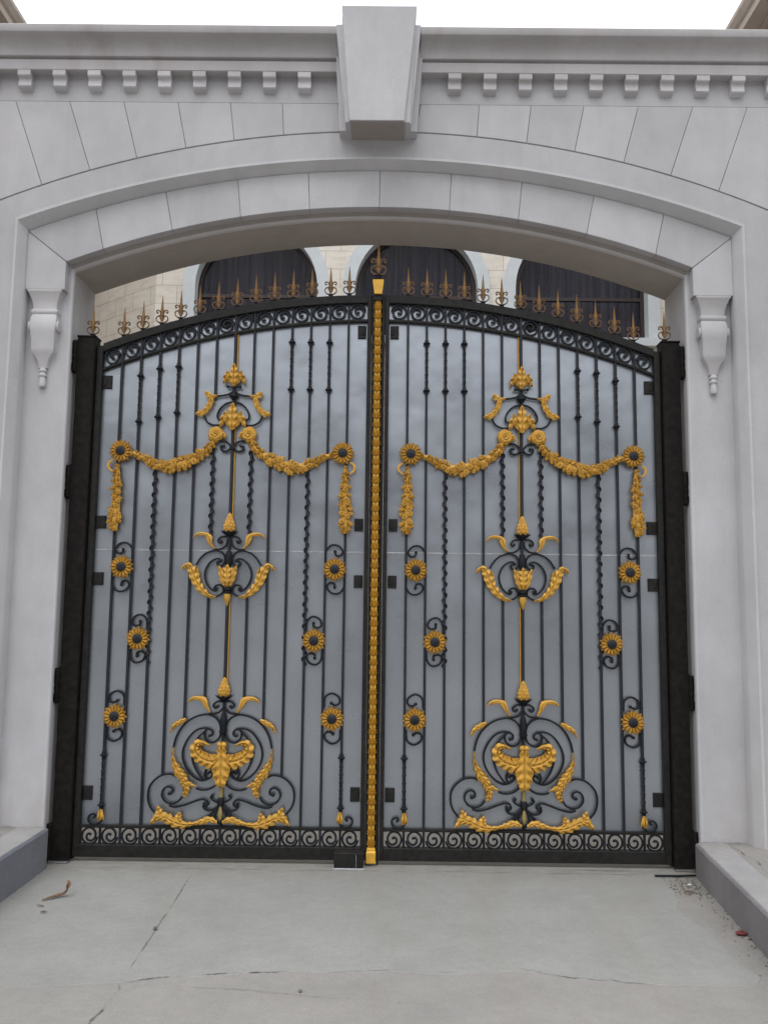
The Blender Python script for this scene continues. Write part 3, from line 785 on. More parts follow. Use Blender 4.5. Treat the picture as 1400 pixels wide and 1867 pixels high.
    for k in range(2):
        mb = mk()
        if k == 0: mb.box(XC-1.90, XC-.066, .030, .033, .215, zs-.002)
        else:
            X = [1.90+(.066-1.90)*i/24 for i in range(25)]
            for i in range(24):
                q = [(XC-X[i], zs+.004), (XC-X[i+1], zs+.004), (XC-X[i+1], arc_z(X[i+1])+.135), (XC-X[i], arc_z(X[i])+.135)]
                mb.add([(p[0], .030, p[1]) for p in q]+[(p[0], .033, p[1]) for p in q], [(0,1,2,3),(7,6,5,4),(0,4,5,1),(2,6,7,3)])
        mb.build('backing_sheet', M['sheet'], L, 'lower silver metal sheet' if k == 0 else 'upper silver metal sheet reaching under the arched rail')
    mb = mk(); mb.box(XC-1.879, XC-.0775, .0275, .0345, zs-.0025, zs+.0025); mb.build('sheet_seam', M['seam'], L)
    for (X, z, w, h) in ((.112, 3.528, .058, .090), (.115, 2.192, .058, .084), (.113, 1.812, .058, .084), (.113, .433, .062, .090),
                         (1.851, 3.157, .062, .090), (1.848, 2.192, .066, .086), (1.848, 1.812, .066, .086), (1.848, .423, .060, .090)):
        mb = mk(); u = XC-X; mb.box(u-w/2, u+w/2, .016, .029, z-h/2, z+h/2, .003)
        inn = .012 if X < 1 else -.012
        mb.box(u+inn-.008, u+inn+.008, .010, .017, z-.022, z+.022, .002)
        mb.build('sheet_clip', M['iron_frame'], L)
    # dark plates behind the two middle scrolls of the upper border
    for u, a0, a1 in ((-.075, 0, 360), (.13, -60, 200)):
        mb = mk(); R = .040 if a1 == 360 else .034; zc = arc_z(A(u))+.092
        poly = [(u+R*math.cos(R_(a0+(a1-a0)*k/20)), zc+R*.8*math.sin(R_(a0+(a1-a0)*k/20))) for k in range(20 if a1 == 360 else 21)]
        mb.prism(poly, .0185, .0285); mb.build('round_dark_plate', M['iron_frame'], L)
    # drop bolt
    mb = mk(); mb.box(XC-.042, XC-.032, .0, .010, -.01, ZB0+.01); mb.build('drop_bolt', M['iron'], L)
    if not right:
        # gilded leaf strip covering the joint: belongs to this leaf
        mb = MB(); uc = XC-.004; mb.box(uc-.034, uc+.030, .020, .030, .03, 3.77); mb.build('cover_strip', M['iron_frame'], L); mb = MB()
        mb.box(uc-.020, uc+.020, -.014, -.008, .110, 3.775, .003)
        mb.build('strip_backing', M['gold_strip'], L)
        mb = MB(); n = 57; z0, z1 = .118, 3.735; st = (z1-z0)/n
        for k in range(n):
            z = z0+k*st
            for r, (dx, dz, w) in enumerate(((.0275,.018,.0056),(.0240,.035,.0056),(.0145,.048,.0056))):
                for sg in (-1, 1):
                    a = math.atan2(dz, sg*dx); petal(mb, uc+sg*.002, z+.004, a, .003, math.hypot(dx, dz), w, -.015-.0035*r, .007, .012)
            petal(mb, uc, z+.004, PI/2, .003, .064, .0058, -.024, .007, .013)
        mb.build('gilded_leaf_strip', M['gold_strip'], L)
        mb = MB()
        mb.loft([[(uc-w, -.050, z), (uc+w, -.050, z), (uc+w, -.008, z), (uc-w, -.008, z)] for z, w in ((3.779,.0265),(3.790,.0265),(3.868,.037),(3.880,.037))])
        mb.build('gilded_cap', M['gold_strip'], L)
        mb = MB()
        mb.loft([[(uc-w, -d, z), (uc+w, -d, z), (uc+w, -.008, z), (uc-w, -.008, z)] for z, w, d in ((.022,.030,.046),(.085,.030,.046),(.095,.027,.036),(.104,.027,.036),(.112,.024,.024))])
        mb.build('gilded_foot', M['gold_strip'], L)
        mb = MB(); mb.box(uc-.024, uc+.024, -.03, .04, 3.77, 3.777); mb.lathe([(.001,-.03),(.030,-.03),(.034,-.012),(.024,.0),(.030,.012),(.001,.016)], cx=uc, cy=.0, n=16, base=3.912)
        mb.box(uc-.028, uc+.028, -.034, .034, 3.74, 3.776) ; mb.build('neck', M['iron'], L)
        f = spear_finial(L, uc, -.004, 3.925, FIN_BIG); f['label'] = 'tall spear finial crowning the meeting edge'
        # lock box
        mb = MB(); mb.box(XC-.236, XC-.050, -.105, .012, .008, .098, .004)
        lb = mb.build('lock_box', M['iron_frame'], L)
        mb = MB(); mb.box(XC-.242, XC-.046, -.112, .015, -.004, .007, .002); mb.box(XC-.096, XC-.0945, -.1065, -.1045, .01, .09); mb.build('base_plate', M['seam'], lb)
    return L
build_leaf(False); build_leaf(True)

# gate posts --------------------------------------------------------------------------------
def build_post(s):
    side = 'left' if s < 0 else 'right'
    Pn = thing('gate_post', ('black iron hinge post of the left gate leaf, against the left jamb' if s < 0 else 'black iron hinge post of the right gate leaf, loose rod at its foot'), 'gate post', (s*1.985, 0, 0), 'iron posts the gate leaves hang on')
    ZT = 3.452 if s < 0 else 3.455
    mb = MB(); mb.box(-.060, .060, -.050, .060, 0.0, ZT, .006); mb.box(-.064, .064, -.054, .064, ZT, ZT+.012, .003)
    mb.build('post_shaft', M['post'], Pn)
    spear_finial(Pn, -s*.032, -.02, ZT+.026, FIN)
    mb = MB(); mb.box(-.062, .062, -.075, .07, .0, .014, .002)
    mb.build('foot_plate', M['steel'], Pn)
    for z in (3.20, 2.34, 1.00, .02):
        mb = MB(s < 0)
        # ornamental hinge: barrel, curved strap with leafy outline
        out = [(.056,0.0),(.080,-.002),(.094,.016),(.086,.034),(.096,.052),(.090,.078),(.080,.088),(.088,.110),(.092,.150),(.086,.185),(.076,.215),(.062,.235),(.056,.236)]
        mb.prism([(a, z+b) for a, b in out], -.052, -.030, .004)
        mb.lathe([(.001,-.0),(.014,.0),(.014,.085),(.017,.088),(.017,.098),(.014,.101),(.014,.20),(.010,.215),(.001,.222)], cx=.074, cy=-.055, n=12, base=z+.005)
        mb.bar(spline([(.062,z+.01),(.084,z+.02),(.092,z+.045),(.078,z+.06)], 5), .010, .02, y=-.060)
        mb.bar(spline([(.080,z+.225),(.088,z+.18),(.084,z+.13)], 5), .007, .02, y=-.058)
        mb.build('hinge', M['post'], Pn)
build_post(-1); build_post(1)

# ================================================================ the gateway wall
W = thing('gateway_wall', 'pale grey stone gateway with arch, keystone and dentilled cornice', 'stone gateway', (0, 0, 0))
XE = 6.5
def circ(apex, R): return lambda x: apex-(R-math.sqrt(max(0, R*R-x*x)))
intr = circ(4.318, 5.6); extr = circ(4.576, 6.4); rimo = circ(4.622, 6.45); outc = circ(4.816, 6.55)
soff = lambda x: intr(min(abs(x), 2.088))-.028
def strip_body(mb, x0, x1, lo, hi, y0, y1, n=40, ends=True):
    X = [x0+(x1-x0)*i/n for i in range(n+1)]
    rings = [[(x, y0, lo(x)), (x, y0, hi(x)), (x, y1, hi(x)), (x, y1, lo(x))] for x in X]
    mb.loft(rings)
# core of the wall: piers and the part over the arch
mb = MB()
for s in (-1, 1): mb.box(s*2.073, s*XE, -.150, .330, -.02, 5.30)
mb.build('pier', M['stone'], W)
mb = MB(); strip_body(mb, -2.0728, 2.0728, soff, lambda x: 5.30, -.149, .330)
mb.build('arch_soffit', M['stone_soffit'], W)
# bead that runs up the jambs and round the arch
mb = MB()
for s in (-1, 1):
    rings = []
    for z in (0.0, soff(2.066)+.0):
        rings.append([(s*(2.073-.016*max(0, math.cos(a))+ (0 if math.cos(a) > -.01 else .01)), -.128+.022*math.sin(a), z) for a in [2*PI*k/14 for k in range(14)]])
    mb.loft(rings)
mb.build('jamb_bead', M['stone_lit'], W)
mb = MB(); rings = []
for i in range(41):
    x = -2.075+4.15*i/40
    rings.append([(x, -.115+.026*math.sin(a), soff(x)-.016*math.cos(a)) for a in [2*PI*k/12 for k in range(12)]])
mb.loft(rings); mb.build('arch_bead', M['corbel'], W)
# voussoirs round the opening, separate stones with open joints
JI = [(0.0,0.0),(.470,.482),(.932,.958),(1.388,1.440),(1.845,1.905)]
g = .0025
CI, CE = (2.088, intr(2.088)), (2.352, extr(2.352))
js = [(-a, -b) for a, b in JI[:0:-1]]+JI
js = [(-CI[0], -CE[0])]+js+[(CI[0], CE[0])]
bb = MB()
for k in range(len(js)-1):
    mb = MB(); (a0, b0), (a1, b1) = js[k], js[k+1]
    n = 8; lo = []; hi = []
    for i in range(n+1):
        t = i/n; xa = a0+g+(a1-a0-2*g)*t; xb = b0+g+(b1-b0-2*g)*t
        lo.append((xa, intr(xa))); hi.append((xb, extr(xb)))
    c = .003
    rings = []
    for (p, q) in zip(lo, hi):
        rings.append([(p[0], -.140, p[1]), (p[0], -.220+c, p[1]), (p[0], -.220, p[1]+c), (q[0], -.220, q[1]-c), (q[0], -.220+c, q[1]), (q[0], -.140, q[1])])
    mb.loft(rings); mb.build('voussoir', M['stone'], W, smooth=False)
n = 30
strip_body(bb, -2.085, 2.085, lambda x: intr(x)+.004, lambda x: extr(x)-.004, -.212, -.145)
for s in (-1, 1): bb.prism([(s*2.09,CI[1]+.01),(s*2.345,CE[1]-.006),(s*2.345,3.72),(s*2.09,3.72)], -.212, -.145)
bb.build('joint_backing', M['joint'], W)
ZI = 3.722
for s in (-1, 1):
    mb = MB(); mb.prism([(s*CI[0], ZI), (s*2.352, ZI), (s*2.352, CE[1]-.006), (s*CI[0], CI[1]-.005)], -.220, -.145, .003)
    mb.build('impost_block', M['stone'], W, smooth=False)
# chamfered moulding: rises beside the pilasters, then follows the arch
mb = MB()
for s in (-1, 1):
    prof = lambda z, m=1.0: [(s*2.352,-.148,z),(s*2.352,-.224,z),(s*2.358,-.240,z),(s*2.388,-.282,z),(s*2.396,-.294,z),(s*2.412,-.294,z),(s*2.412,-.148,z)]
    topr = [(x_, y_, extr(2.352)+.060*max(0, abs(x_)-2.352)/.060) for x_, y_, z_ in prof(0)]
    mb.loft([prof(.16), topr])
n = 44; rings = []
for i in range(n+1):
    x = -2.352+4.704*i/n; z = extr(x); k = 1+.02*abs(x)/2.35
    sc = 1.0
    xo = x*(2.412/2.352)
    mid = lambda f: x+(xo-x)*f
    e = .060
    rings.append([(x,-.148,z),(x,-.224,z),(mid(.1),-.240,z+e*.1),(mid(.6),-.282,z+e*.6),(mid(.73),-.294,z+e*.73),(xo,-.294,z+e),(xo,-.148,z+e)])
mb.loft(rings)
mb.build('chamfered_moulding', M['stone_lit'], W)
# plain wall face between the moulding and the upper voussoirs
mb = MB()
strip_body(mb, -2.412, 2.412, lambda x: extr(x*2.352/2.412)+.058, lambda x: outc(x)-.003, -.286, -.149, 40)
for s in (-1, 1):
    n = 16; X = [2.4121+(XE-2.4121)*i/n for i in range(n+1)]
    rings = [[(s*x, -.286, -.02), (s*x, -.286, outc(min(x, 4.2))-.003), (s*x, -.149, outc(min(x, 4.2))-.003), (s*x, -.149, -.02)] for x in X]
    mb.loft(rings)
mb.build('wall_face', M['stone'], W)
# upper voussoirs between the arch line and the string course
ZL = 5.016
top = [.662, 1.011, 1.366, 1.730, 2.096, 2.460, 2.84, 3.25]; bot = [.648, .979, 1.300, 1.627, 1.937, 2.253, 2.58, 2.92]
cuts = [(-b, -t) for b, t in zip(bot[::-1], top[::-1])]+[(b, t) for b, t in zip(bot, top)]
cuts = [(-XE, -XE)]+cuts[:8]+[(-.25, -.29), (.235, .27)]+cuts[8:]+[(XE, XE)]
for k in range(len(cuts)-1):
    (a0, b0), (a1, b1) = cuts[k], cuts[k+1]
    if a0 == -.25: continue
    mb = MB(); n = 8; rings = []; c = .003
    for i in range(n+1):
        t = i/n; xa = a0+g+(a1-a0-2*g)*t; xb = b0+g+(b1-b0-2*g)*t; za = outc(min(4.2, abs(xa)))+.003
        rings.append([(xa,-.27,za),(xa,-.290+c,za),(xa,-.290,za+c),(xb,-.290,ZL-.004-c),(xb,-.290+c,ZL-.004),(xb,-.27,ZL-.004)])
    mb.loft(rings); mb.build('upper_voussoir', M['stone'], W, smooth=False)
mb = MB(); strip_body(mb, -XE, XE, lambda x: outc(min(4.2, abs(x)))-.02, lambda x: 5.05, -.2805, -.151, 60); mb.build('joint_backing', M['joint'], W)
# frieze and cornice, broken by the keystone
for s in (-1, 1):
    x0 = .262 if s > 0 else -.280
    mb = MB(); mb.box(s*.2, s*XE, -.284, -.151, ZL+.001, 5.199); mb.build('frieze', M['stone'], W, smooth=False)
    prof = [(-.150,5.198),(-.352,5.198),(-.356,5.202),(-.356,5.268),(-.350,5.274),(-.340,5.276),(-.340,5.288),(-.368,5.290),(-.372,5.300)]
    for i in range(9):
        a = PI/2*i/8; prof.append((-.372-.070*(1-math.cos(a)), 5.304+.092*math.sin(a)))
    prof += [(-.446,5.400),(-.456,5.402),(-.460,5.408),(-.460,5.452),(-.452,5.460),(.20,5.460),(.20,5.198)]
    mb = MB(); mb.loft([[(x0, y, z) for y, z in prof], [(s*XE, y, z) for y, z in prof]])
    mb.build('cornice', M['stone_cornice'], W, 'cornice left of the keystone' if s < 0 else 'cornice right of the keystone')
dm = MB(); hw = .043
dp = [(-.280,5.0785),(-.322,5.092),(-.330,5.100),(-.326,5.140),(-.330,5.152),(-.350,5.160),(-.353,5.166),(-.353,5.1975),(-.280,5.1975)]
dm.loft([[(x, y, z) for y, z in dp] for x in (-hw, hw)])
o = dm.build('dentil', M['corbel'], smooth=False); dme = o.data; bpy.data.objects.remove(o)
for k in range(14): link('dentil', dme, W, loc=(-.512-.2347*k, 0, 0)); link('dentil', dme, W, loc=(.494+.2367*k, 0, 0))
# keystone: stepped wedge
def wedge(mb, cx0, w0, z0, cx1, w1, z1, y0, y1, c=.004):
    mb.prism([(cx0-w0, z0), (cx0+w0, z0), (cx1+w1, z1), (cx1-w1, z1)], y0, y1, c)
mb = MB()
wedge(mb, -.020, .177, 4.760, -.014, .246, 5.560, -.517, -.20)
wedge(mb, -.015, .2085, 4.763, -.015, .244, 5.500, -.490, -.21)
wedge(mb, -.012, .213, 4.766, -.018, .281, 5.464, -.466, -.22)
wedge(mb, -.013, .256, 4.769, -.011, .300, 5.4605, -.372, -.23)
mb.build('keystone', M['stone'], W, 'stepped tapering keystone', smooth=False)
mb = MB(); mb.box(-.190, .160, -.508, -.292, 4.754, 4.7585, .001); mb.build('keystone_shade_plate', M['stone_soffit'], W, smooth=False)  # thin dark plate added to paint the shade under the keystone
# corbels under the impost blocks
for s in (-1, 1):
    mb = MB(); cx = s*2.222
    prof = [(3.722,.118,.072),(3.712,.119,.074),(3.704,.112,.070),(3.690,.106,.066),(3.660,.093,.056),(3.625,.084,.050),(3.594,.082,.048),
            (3.590,.090,.056),(3.576,.094,.060),(3.562,.090,.056),(3.558,.084,.052),(3.530,.090,.064),(3.490,.092,.072),(3.460,.087,.074),
            (3.430,.084,.070),(3.380,.080,.060),(3.330,.079,.055),(3.305,.077,.052),(3.285,.062,.046),(3.260,.046,.042),(3.235,.037,.036),(3.205,.031,.030),(3.196,.030,.028)]
    mb.loft([[(cx-w, -.1495, z), (cx-w+.004, -.148-d+.004, z), (cx-w+.010, -.148-d, z), (cx+w-.010, -.148-d, z), (cx+w-.004, -.148-d+.004, z), (cx+w, -.1495, z)] for z, w, d in prof])
    # rolled scroll ends on the flanks
    for q in (-1, 1):
        rings = []
        for x in (cx+q*.078, cx+q*.100): rings.append([(x, -.182+.030*math.cos(a), 3.478+.036*math.sin(a)) for a in [2*PI*k/16 for k in range(16)]])
        mb.loft(rings)
    cb = mb.build('corbel', M['corbel'], W)
    mb = MB(); mb.lathe([(.001,-.128),(.021,-.125),(.024,-.112),(.023,-.095),(.020,-.070),(.018,-.060),(.026,-.054),(.026,-.044),(.018,-.038),(.018,-.028),(.024,-.022),(.024,-.012),(.020,-.006),(.020,.002),(.001,.003)], cx=cx, cy=-.166, n=18, base=3.196)
    mb.build('pendant_drop', M['corbel'], cb)

# ================================================================ ground, kerbs
def sheet(name, mat, poly, z, kind='structure'):
    me = bpy.data.meshes.new(name); me.from_pydata([(x, y, z) for x, y in poly], [], [tuple(range(len(poly)))]); me.materials.append(mat)
    o = link(name, me); o['kind'] = kind; return o
sheet('ground', M['pavement'], [(-400,-400),(400,-400),(400,400),(-400,400)], 0)
slab = [(2.00,-.14),(1.83,-.20),(1.80,-.36),(1.775,-.52),(1.735,-.68),(1.70,-.76),(1.695,-.88),(1.715,-1.0),(1.735,-1.08),(1.752,-1.16),(1.742,-1.24),(1.752,-1.36),(1.735,-1.47),
        (1.745,-1.60),(1.77,-1.70),(1.72,-1.775),(1.55,-1.79),(1.287,-1.785),(1.061,-1.742),(.918,-1.723),(.782,-1.668),(.700,-1.64),(.60,-1.675),(.457,-1.695),(.28,-1.70),(.087,-1.672),
        (-.158,-1.705),(-.30,-1.69),(-.453,-1.712),(-.60,-1.732),(-.76,-1.765),(-.90,-1.775),(-1.047,-1.835),(-1.30,-1.88),(-2.03,-1.95),(-2.03,-.14),(-2.05,.34),(2.05,.34)]
from random import Random
rq = Random(3)
jag = []
for i, p in enumerate(slab):
    q = slab[(i+1) % len(slab)]; jag.append(p)
    d = math.hypot(q[0]-p[0], q[1]-p[1])
    if p[1] < -.2 and q[1] < -.2 and d > .06 and p[0] > -1.2:
        m_ = int(d/.035)
        for k in range(1, m_): t = k/m_; jag.append((p[0]+(q[0]-p[0])*t+rq.uniform(-.007,.007), p[1]+(q[1]-p[1])*t+rq.uniform(-.008,.008)))
jj = jag[::-1]; nj = len(jj); mb = MB()
mb.add([(x, y, .0022) for x, y in jj]+[(x, y-.004 if y < -.2 else y, -.002) for x, y in jj], [tuple(range(nj))]+[((i+1) % nj, i, nj+i, nj+(i+1) % nj) for i in range(nj)])
mb.build('driveway', M['slab'], smooth=False, kind='structure')
sheet('courtyard', M['yard'], [(-6,.345),(6,.345),(6,5.2),(-6,5.2)], .003)
def crack(pts, w, z, name='pavement_crack', mat='crack', jit=.006, seed=1):
    rnd = Random(seed); P = resample(pts, int(sum((Vector(pts[i+1])-Vector(pts[i])).length for i in range(len(pts)-1))/.014))
    L = []; Rr = []; off = 0
    for i, p in enumerate(P):
        T_ = (P[min(len(P)-1, i+1)]-P[max(0, i-1)]).normalized(); nn = Vector((-T_.y, T_.x))
        off = off*.8+rnd.uniform(-jit, jit)*.6; gap = 0.12 if math.sin(i*.11+seed*1.7)+.5*math.sin(i*.29+seed) > .55 else 1.0; ww = w*gap*rnd.uniform(.25, 1.2)*(min(1, 6*min(i, len(P)-1-i)/len(P)+.1))
        L.append((p.x+nn.x*(off+ww), p.y+nn.y*(off+ww), z)); Rr.append((p.x+nn.x*(off-ww), p.y+nn.y*(off-ww), z))
    n = len(P); me = bpy.data.meshes.new(name)
    me.from_pydata(L+Rr, [], [(i, i+1, n+i+1, n+i) for i in range(n-1)]); me.materials.append(M[mat])
    o = link(name, me); o['kind'] = 'structure'; return o
crack([(-1.095,-.30),(-1.07,-1.0),(-1.05,-1.80)], .0034, .0045, jit=.002, seed=2)
crack([(-1.047,-1.842),(-.90,-1.79),(-.76,-1.768),(-.6,-1.738),(-.453,-1.718),(-.35,-1.70)], .0040, .0045, seed=3)
crack([(-1.052,-1.85),(-1.034,-1.915),(-1.045,-2.0),(-1.049,-2.08),(-1.06,-2.25),(-1.08,-2.7)], .0050, .0045, seed=4)
crack([(.70,-1.63),(.74,-1.655),(.80,-1.678),(.92,-1.727),(1.06,-1.745),(1.28,-1.79)], .0020, .0045, seed=5)
crack([(-.2,-1.71),(.1,-1.675),(.45,-1.70)], .0013, .0045, seed=6)
crack([(-.85,-1.86),(-.5,-1.90),(-.1,-1.97),(.3,-2.02)], .0012, .004, seed=8)
crack([(-2.02,-.14),(-1.2,-.135),(-.3,-.142),(.6,-.135),(1.3,-.14),(1.9,-.138)], .0022, .0045, jit=.004, seed=9)
crack([(1.25,-.06),(1.5,-.07),(1.85,-.065)], .006, .0048, jit=.006, seed=10)
# kerbs with the raised pavement behind them
for s, h, x0, x1, fm in ((-1, .245, 2.020, 2.012, 'kerb_left'), (1, .205, 2.012, 1.915, 'kerb_right')):
    ya, yb = -.175, -2.6
    xb = x0+(x1-x0)*(yb-ya)/(-1.3-ya) if s > 0 else 2.0
    kt = thing('kerb', ('blue-grey concrete kerb at the left of the driveway' if s < 0 else 'grey concrete kerb at the right of the driveway, dirt and litter along its foot'), 'kerb', (s*x0, -1.2, 0))
    ox, oy = s*x0, -1.2
    mb = MB(); rnd = Random(5+s)
    n = 30; F = []; 
    for i in range(n+1):
        t = i/n; y = ya+(yb-ya)*t; x = (x0+(xb-x0)*t)+rnd.uniform(-.003, .003)
        F.append((s*x, y))
    rings = []
    for x, y in F:
        e = rnd.uniform(0, .005)
        rings.append([(x-ox, y-oy, -.01), (x-ox, y-oy, h-.010-e), (x+s*.010-ox, y-oy, h), (x+s*.020-ox, y-oy, h+.0005), (x+s*.020-ox, y-oy, -.01)])
    mb.loft(rings, caps=True); mb.build('kerb_face', M[fm], kt, smooth=False)
    mb = MB(); rings = []
    for x, y in F:
        rings.append([(x+s*.019-ox, y-oy, -.01), (x+s*.019-ox, y-oy, h+.001), (x+s*.19-ox, y-oy, h+.003), (x+s*.19-ox, y-oy, -.01)])
    mb.loft(rings); mb.build('kerb_top', M['kerb_top'], kt, smooth=False)
    X0 = xb+.192 if s > 0 else x0+.19
    poly = [(s*X0, yb), (s*6.5, yb), (s*6.5, -.2), (s*2.09, -.152), (s*2.09,-.19), (s*(x0+.192), ya-.02)]
    mb = MB(); vs = [(x, y, h-.002) for x, y in poly]+[(x, y, -.01) for x, y in poly]; m_ = len(poly)
    mb.add(vs, [tuple(range(m_)) if s < 0 else tuple(range(m_-1, -1, -1))]+[(i, (i+1) % m_, m_+(i+1) % m_, m_+i) for i in range(m_)])
    o = mb.build('pavement', M['pavement'], smooth=False, kind='structure')
    crack([(s*(x0+.20), -.19), (s*(x0+.215), -.6), (s*((xb if s > 0 else 2.0)+.22), -1.9)], .005, h+.0045, seed=20+s)
    crack([(s*2.04, -.168), (s*2.15, -.172), (s*2.34, -.165)], .006, h+.005, seed=24+s)

# ================================================================ small litter
def curled_leaf(name, pts, w, mat, label, cat):
    """strip of dry leaf bent in space, pts are 3-d"""
    o3 = Vector(pts[0]); n = len(pts); mb = MB(); rings = []
    for i, p in enumerate(pts):
        p = Vector(p)-o3; a = Vector(pts[max(0, i-1)]); b = Vector(pts[min(n-1, i+1)]); t = (b-a).normalized()
        s = t.cross(Vector((0,0,1))); s = s.normalized() if s.length > .01 else Vector((1,0,0)); u = s.cross(t)
        k = w*math.sin(PI*(.06+.9*i/(n-1)))+.001
        rings.append([tuple(p+s*k+u*k*.5), tuple(p+u*.0), tuple(p-s*k+u*k*.5), tuple(p-u*.0015)])
    mb.loft(rings); ob = mb.build(name, M[mat]); ob.location = o3; return tag(ob, label, cat)
def sp3(pts, per=4):
    out = []
    for i in range(len(pts)-1):
        p0 = Vector(pts[max(0, i-1)]); p1 = Vector(pts[i]); p2 = Vector(pts[i+1]); p3 = Vector(pts[min(len(pts)-1, i+2)])
        for k in range(per):
            t = k/per; out.append(.5*((2*p1)+(-p0+p2)*t+(2*p0-5*p1+4*p2-p3)*t*t+(-p0+3*p1-3*p2+p3)*t**3))
    out.append(Vector(pts[-1])); return out
curled_leaf('dry_leaf', sp3([(-1.80,-.80,.009),(-1.765,-.765,.012),(-1.735,-.73,.012),(-1.705,-.715,.020),(-1.690,-.71,.045),(-1.690,-.705,.075),(-1.700,-.700,.088)]), .016, 'dry_leaf',
            'curled brown dry leaf lying on the driveway near the left kerb', 'leaf')
curled_leaf('leaf_fragment', sp3([(-1.735,-.985,.008),(-1.72,-.99,.012),(-1.70,-.985,.009)]), .008, 'crack', 'tiny black leaf scrap in front of the curled dry leaf', 'leaf scrap')
curled_leaf('twig', sp3([(-1.80,-.875,.008),(-1.775,-.885,.010),(-1.75,-.895,.008)]), .003, 'dry_leaf', 'thin dry twig between the curled leaf and the black scrap', 'twig')
mb = MB(); mb.blob(0, 0, .011, 0, .009); ob = mb.build('pebble', M['crack']); ob.location = (-1.066, -1.214, .012)
tag(ob, 'small dark pebble beside the straight driveway joint', 'pebble')
mb = MB(); mb.blob(0, 0, .008, 0, .010); ob = mb.build('pebble', M['crack']); ob.location = (-.266, -1.911, .005)
tag(ob, 'small dark pebble on the pinkish concrete in front of the long crack', 'pebble')
# rod lying at the foot of the right post
mb = MB(); mb.loft([[(x, y+.006*math.cos(a), .011+.006*math.sin(a)) for a in [2*PI*k/10 for k in range(10)]] for x, y in ((-.15,.0),(-.148,.0),(0,.002),(.14,.02))])
ob = mb.build('iron_rod', M['iron']); ob.location = (1.905, -.185, 0); tag(ob, 'short black iron rod lying on the ground at the foot of the right post', 'rod')
# dirt patch with litter along the right kerb
rnd = Random(12); mb = MB()
for k in range(150):
    t = rnd.random(); y = -.20-1.5*t**1.2; w = .03+.05*rnd.random()
    x = 1.985-.055*t-abs(rnd.gauss(0, .055+.02*t)); r = rnd.uniform(.001, .0038)
    rings = []
    mb.box(x-r, x+r*rnd.uniform(.6, 1.4), y-r, y+r*rnd.uniform(.6, 1.5), .001, .001+r*rnd.uniform(.8, 1.6))
for k in range(70):
    x = rnd.uniform(1.78, 1.99); y = rnd.uniform(-.55, -.19); r = rnd.uniform(.0015, .005)
    mb.box(x-r, x+r, y-r, y+r*1.3, .001, .003+r)
ob = mb.build('grit', M['dirt'], smooth=False); tag(ob, 'loose dark grit and crumbs along the foot of the right kerb', 'grit'); ob['kind'] = 'stuff'
def scrap(loc, size, mat, name, label, cat, seed):
    rnd = Random(seed); mb = MB(); n = 9; rings = []
    for i in range(5):
        t = i/4; rr = size*(math.sin(PI*(.15+.8*t)))
        rings.append([(rr*math.cos(2*PI*k/n)*rnd.uniform(.7, 1.2), rr*.6*math.sin(2*PI*k/n)*rnd.uniform(.7, 1.2), size*.9*t) for k in range(n)])
    mb.loft(rings); ob = mb.build(name, M[mat], smooth=False); ob.location = loc; tag(ob, label, cat)
scrap((1.895, -1.17, .0), .030, 'red', 'crumpled_wrapper', 'crumpled faded red wrapper against the foot of the right kerb', 'wrapper', 1)
scrap((1.915, -.345, .0), .014, 'white_paint', 'paper_scrap', 'small pale paper scrap near the right post', 'paper scrap', 2)
curled_leaf('dry_leaf', sp3([(1.83,-.495,.004),(1.855,-.50,.014),(1.88,-.515,.006)]), .009, 'dry_leaf', 'small reddish dry leaf near the foot of the right post', 'leaf')
curled_leaf('dry_leaf', sp3([(1.905,-1.23,.004),(1.94,-1.235,.012),(1.965,-1.25,.005)]), .009, 'dry_leaf', 'dark dry leaf just in front of the crumpled red wrapper', 'leaf')

# ================================================================ the house behind
H = thing('house', 'cream stone house behind the gate with three arched white-trimmed windows', 'house', (0, 5, 0))
Y0 = 0.0
WIN = [(-1.640, .78), (.405, .78), (2.510, .84)]
ZS, ZW0, ZW1 = 5.75, 5.10, 9.2
def uv_wall(name, quads, label=None):
    vs = []; fs = []; uvs = []
    for q in quads:
        o = len(vs)
        for (x, y, z, u) in q: vs.append((x, y, z)); uvs.append((u, z))
        fs.append(tuple(range(o, o+len(q))))
    me = bpy.data.meshes.new(name); me.from_pydata(vs, [], fs); me.materials.append(M['blocks'])
    uv = me.uv_layers.new(name='UVMap')
    for lp in me.loops: uv.data[lp.index].uv = uvs[lp.vertex_index]
    return link(name, me, H, label)
quads = []
def q_(x0, x1, z0a, z0b, z1): quads.append([(x0,Y0,z0a,x0),(x1,Y0,z0b,x1),(x1,Y0,z1,x1),(x0,Y0,z1,x0)])
XL, XR = -2.93, 3.47+.22
xs = XL
for cx, r in WIN:
    R = r+.06
    q_(xs, cx-R, 0, 0, ZW1)
    q_(cx-R, cx+R, 0, 0, ZW0)
    n = 24
    for i in range(n):
        a, b = cx-R*math.cos(PI*i/n), cx-R*math.cos(PI*(i+1)/n)
        q_(a, b, ZS+R*math.sin(PI*i/n), ZS+R*math.sin(PI*(i+1)/n), ZW1)
    xs = cx+R
q_(xs, XR, 0, 0, ZW1)
XD, YD = -4.15, .97
quads.append([(XD,YD,0,-4.49),(XL,Y0,0,XL),(XL,Y0,ZW1,XL),(XD,YD,ZW1,-4.49)])
quads.append([(XR,Y0,0,XR),(XR+1.2,YD,0,XR+1.55),(XR+1.2,YD,ZW1,XR+1.55),(XR,Y0,ZW1,XR)])
uv_wall('wall', quads)
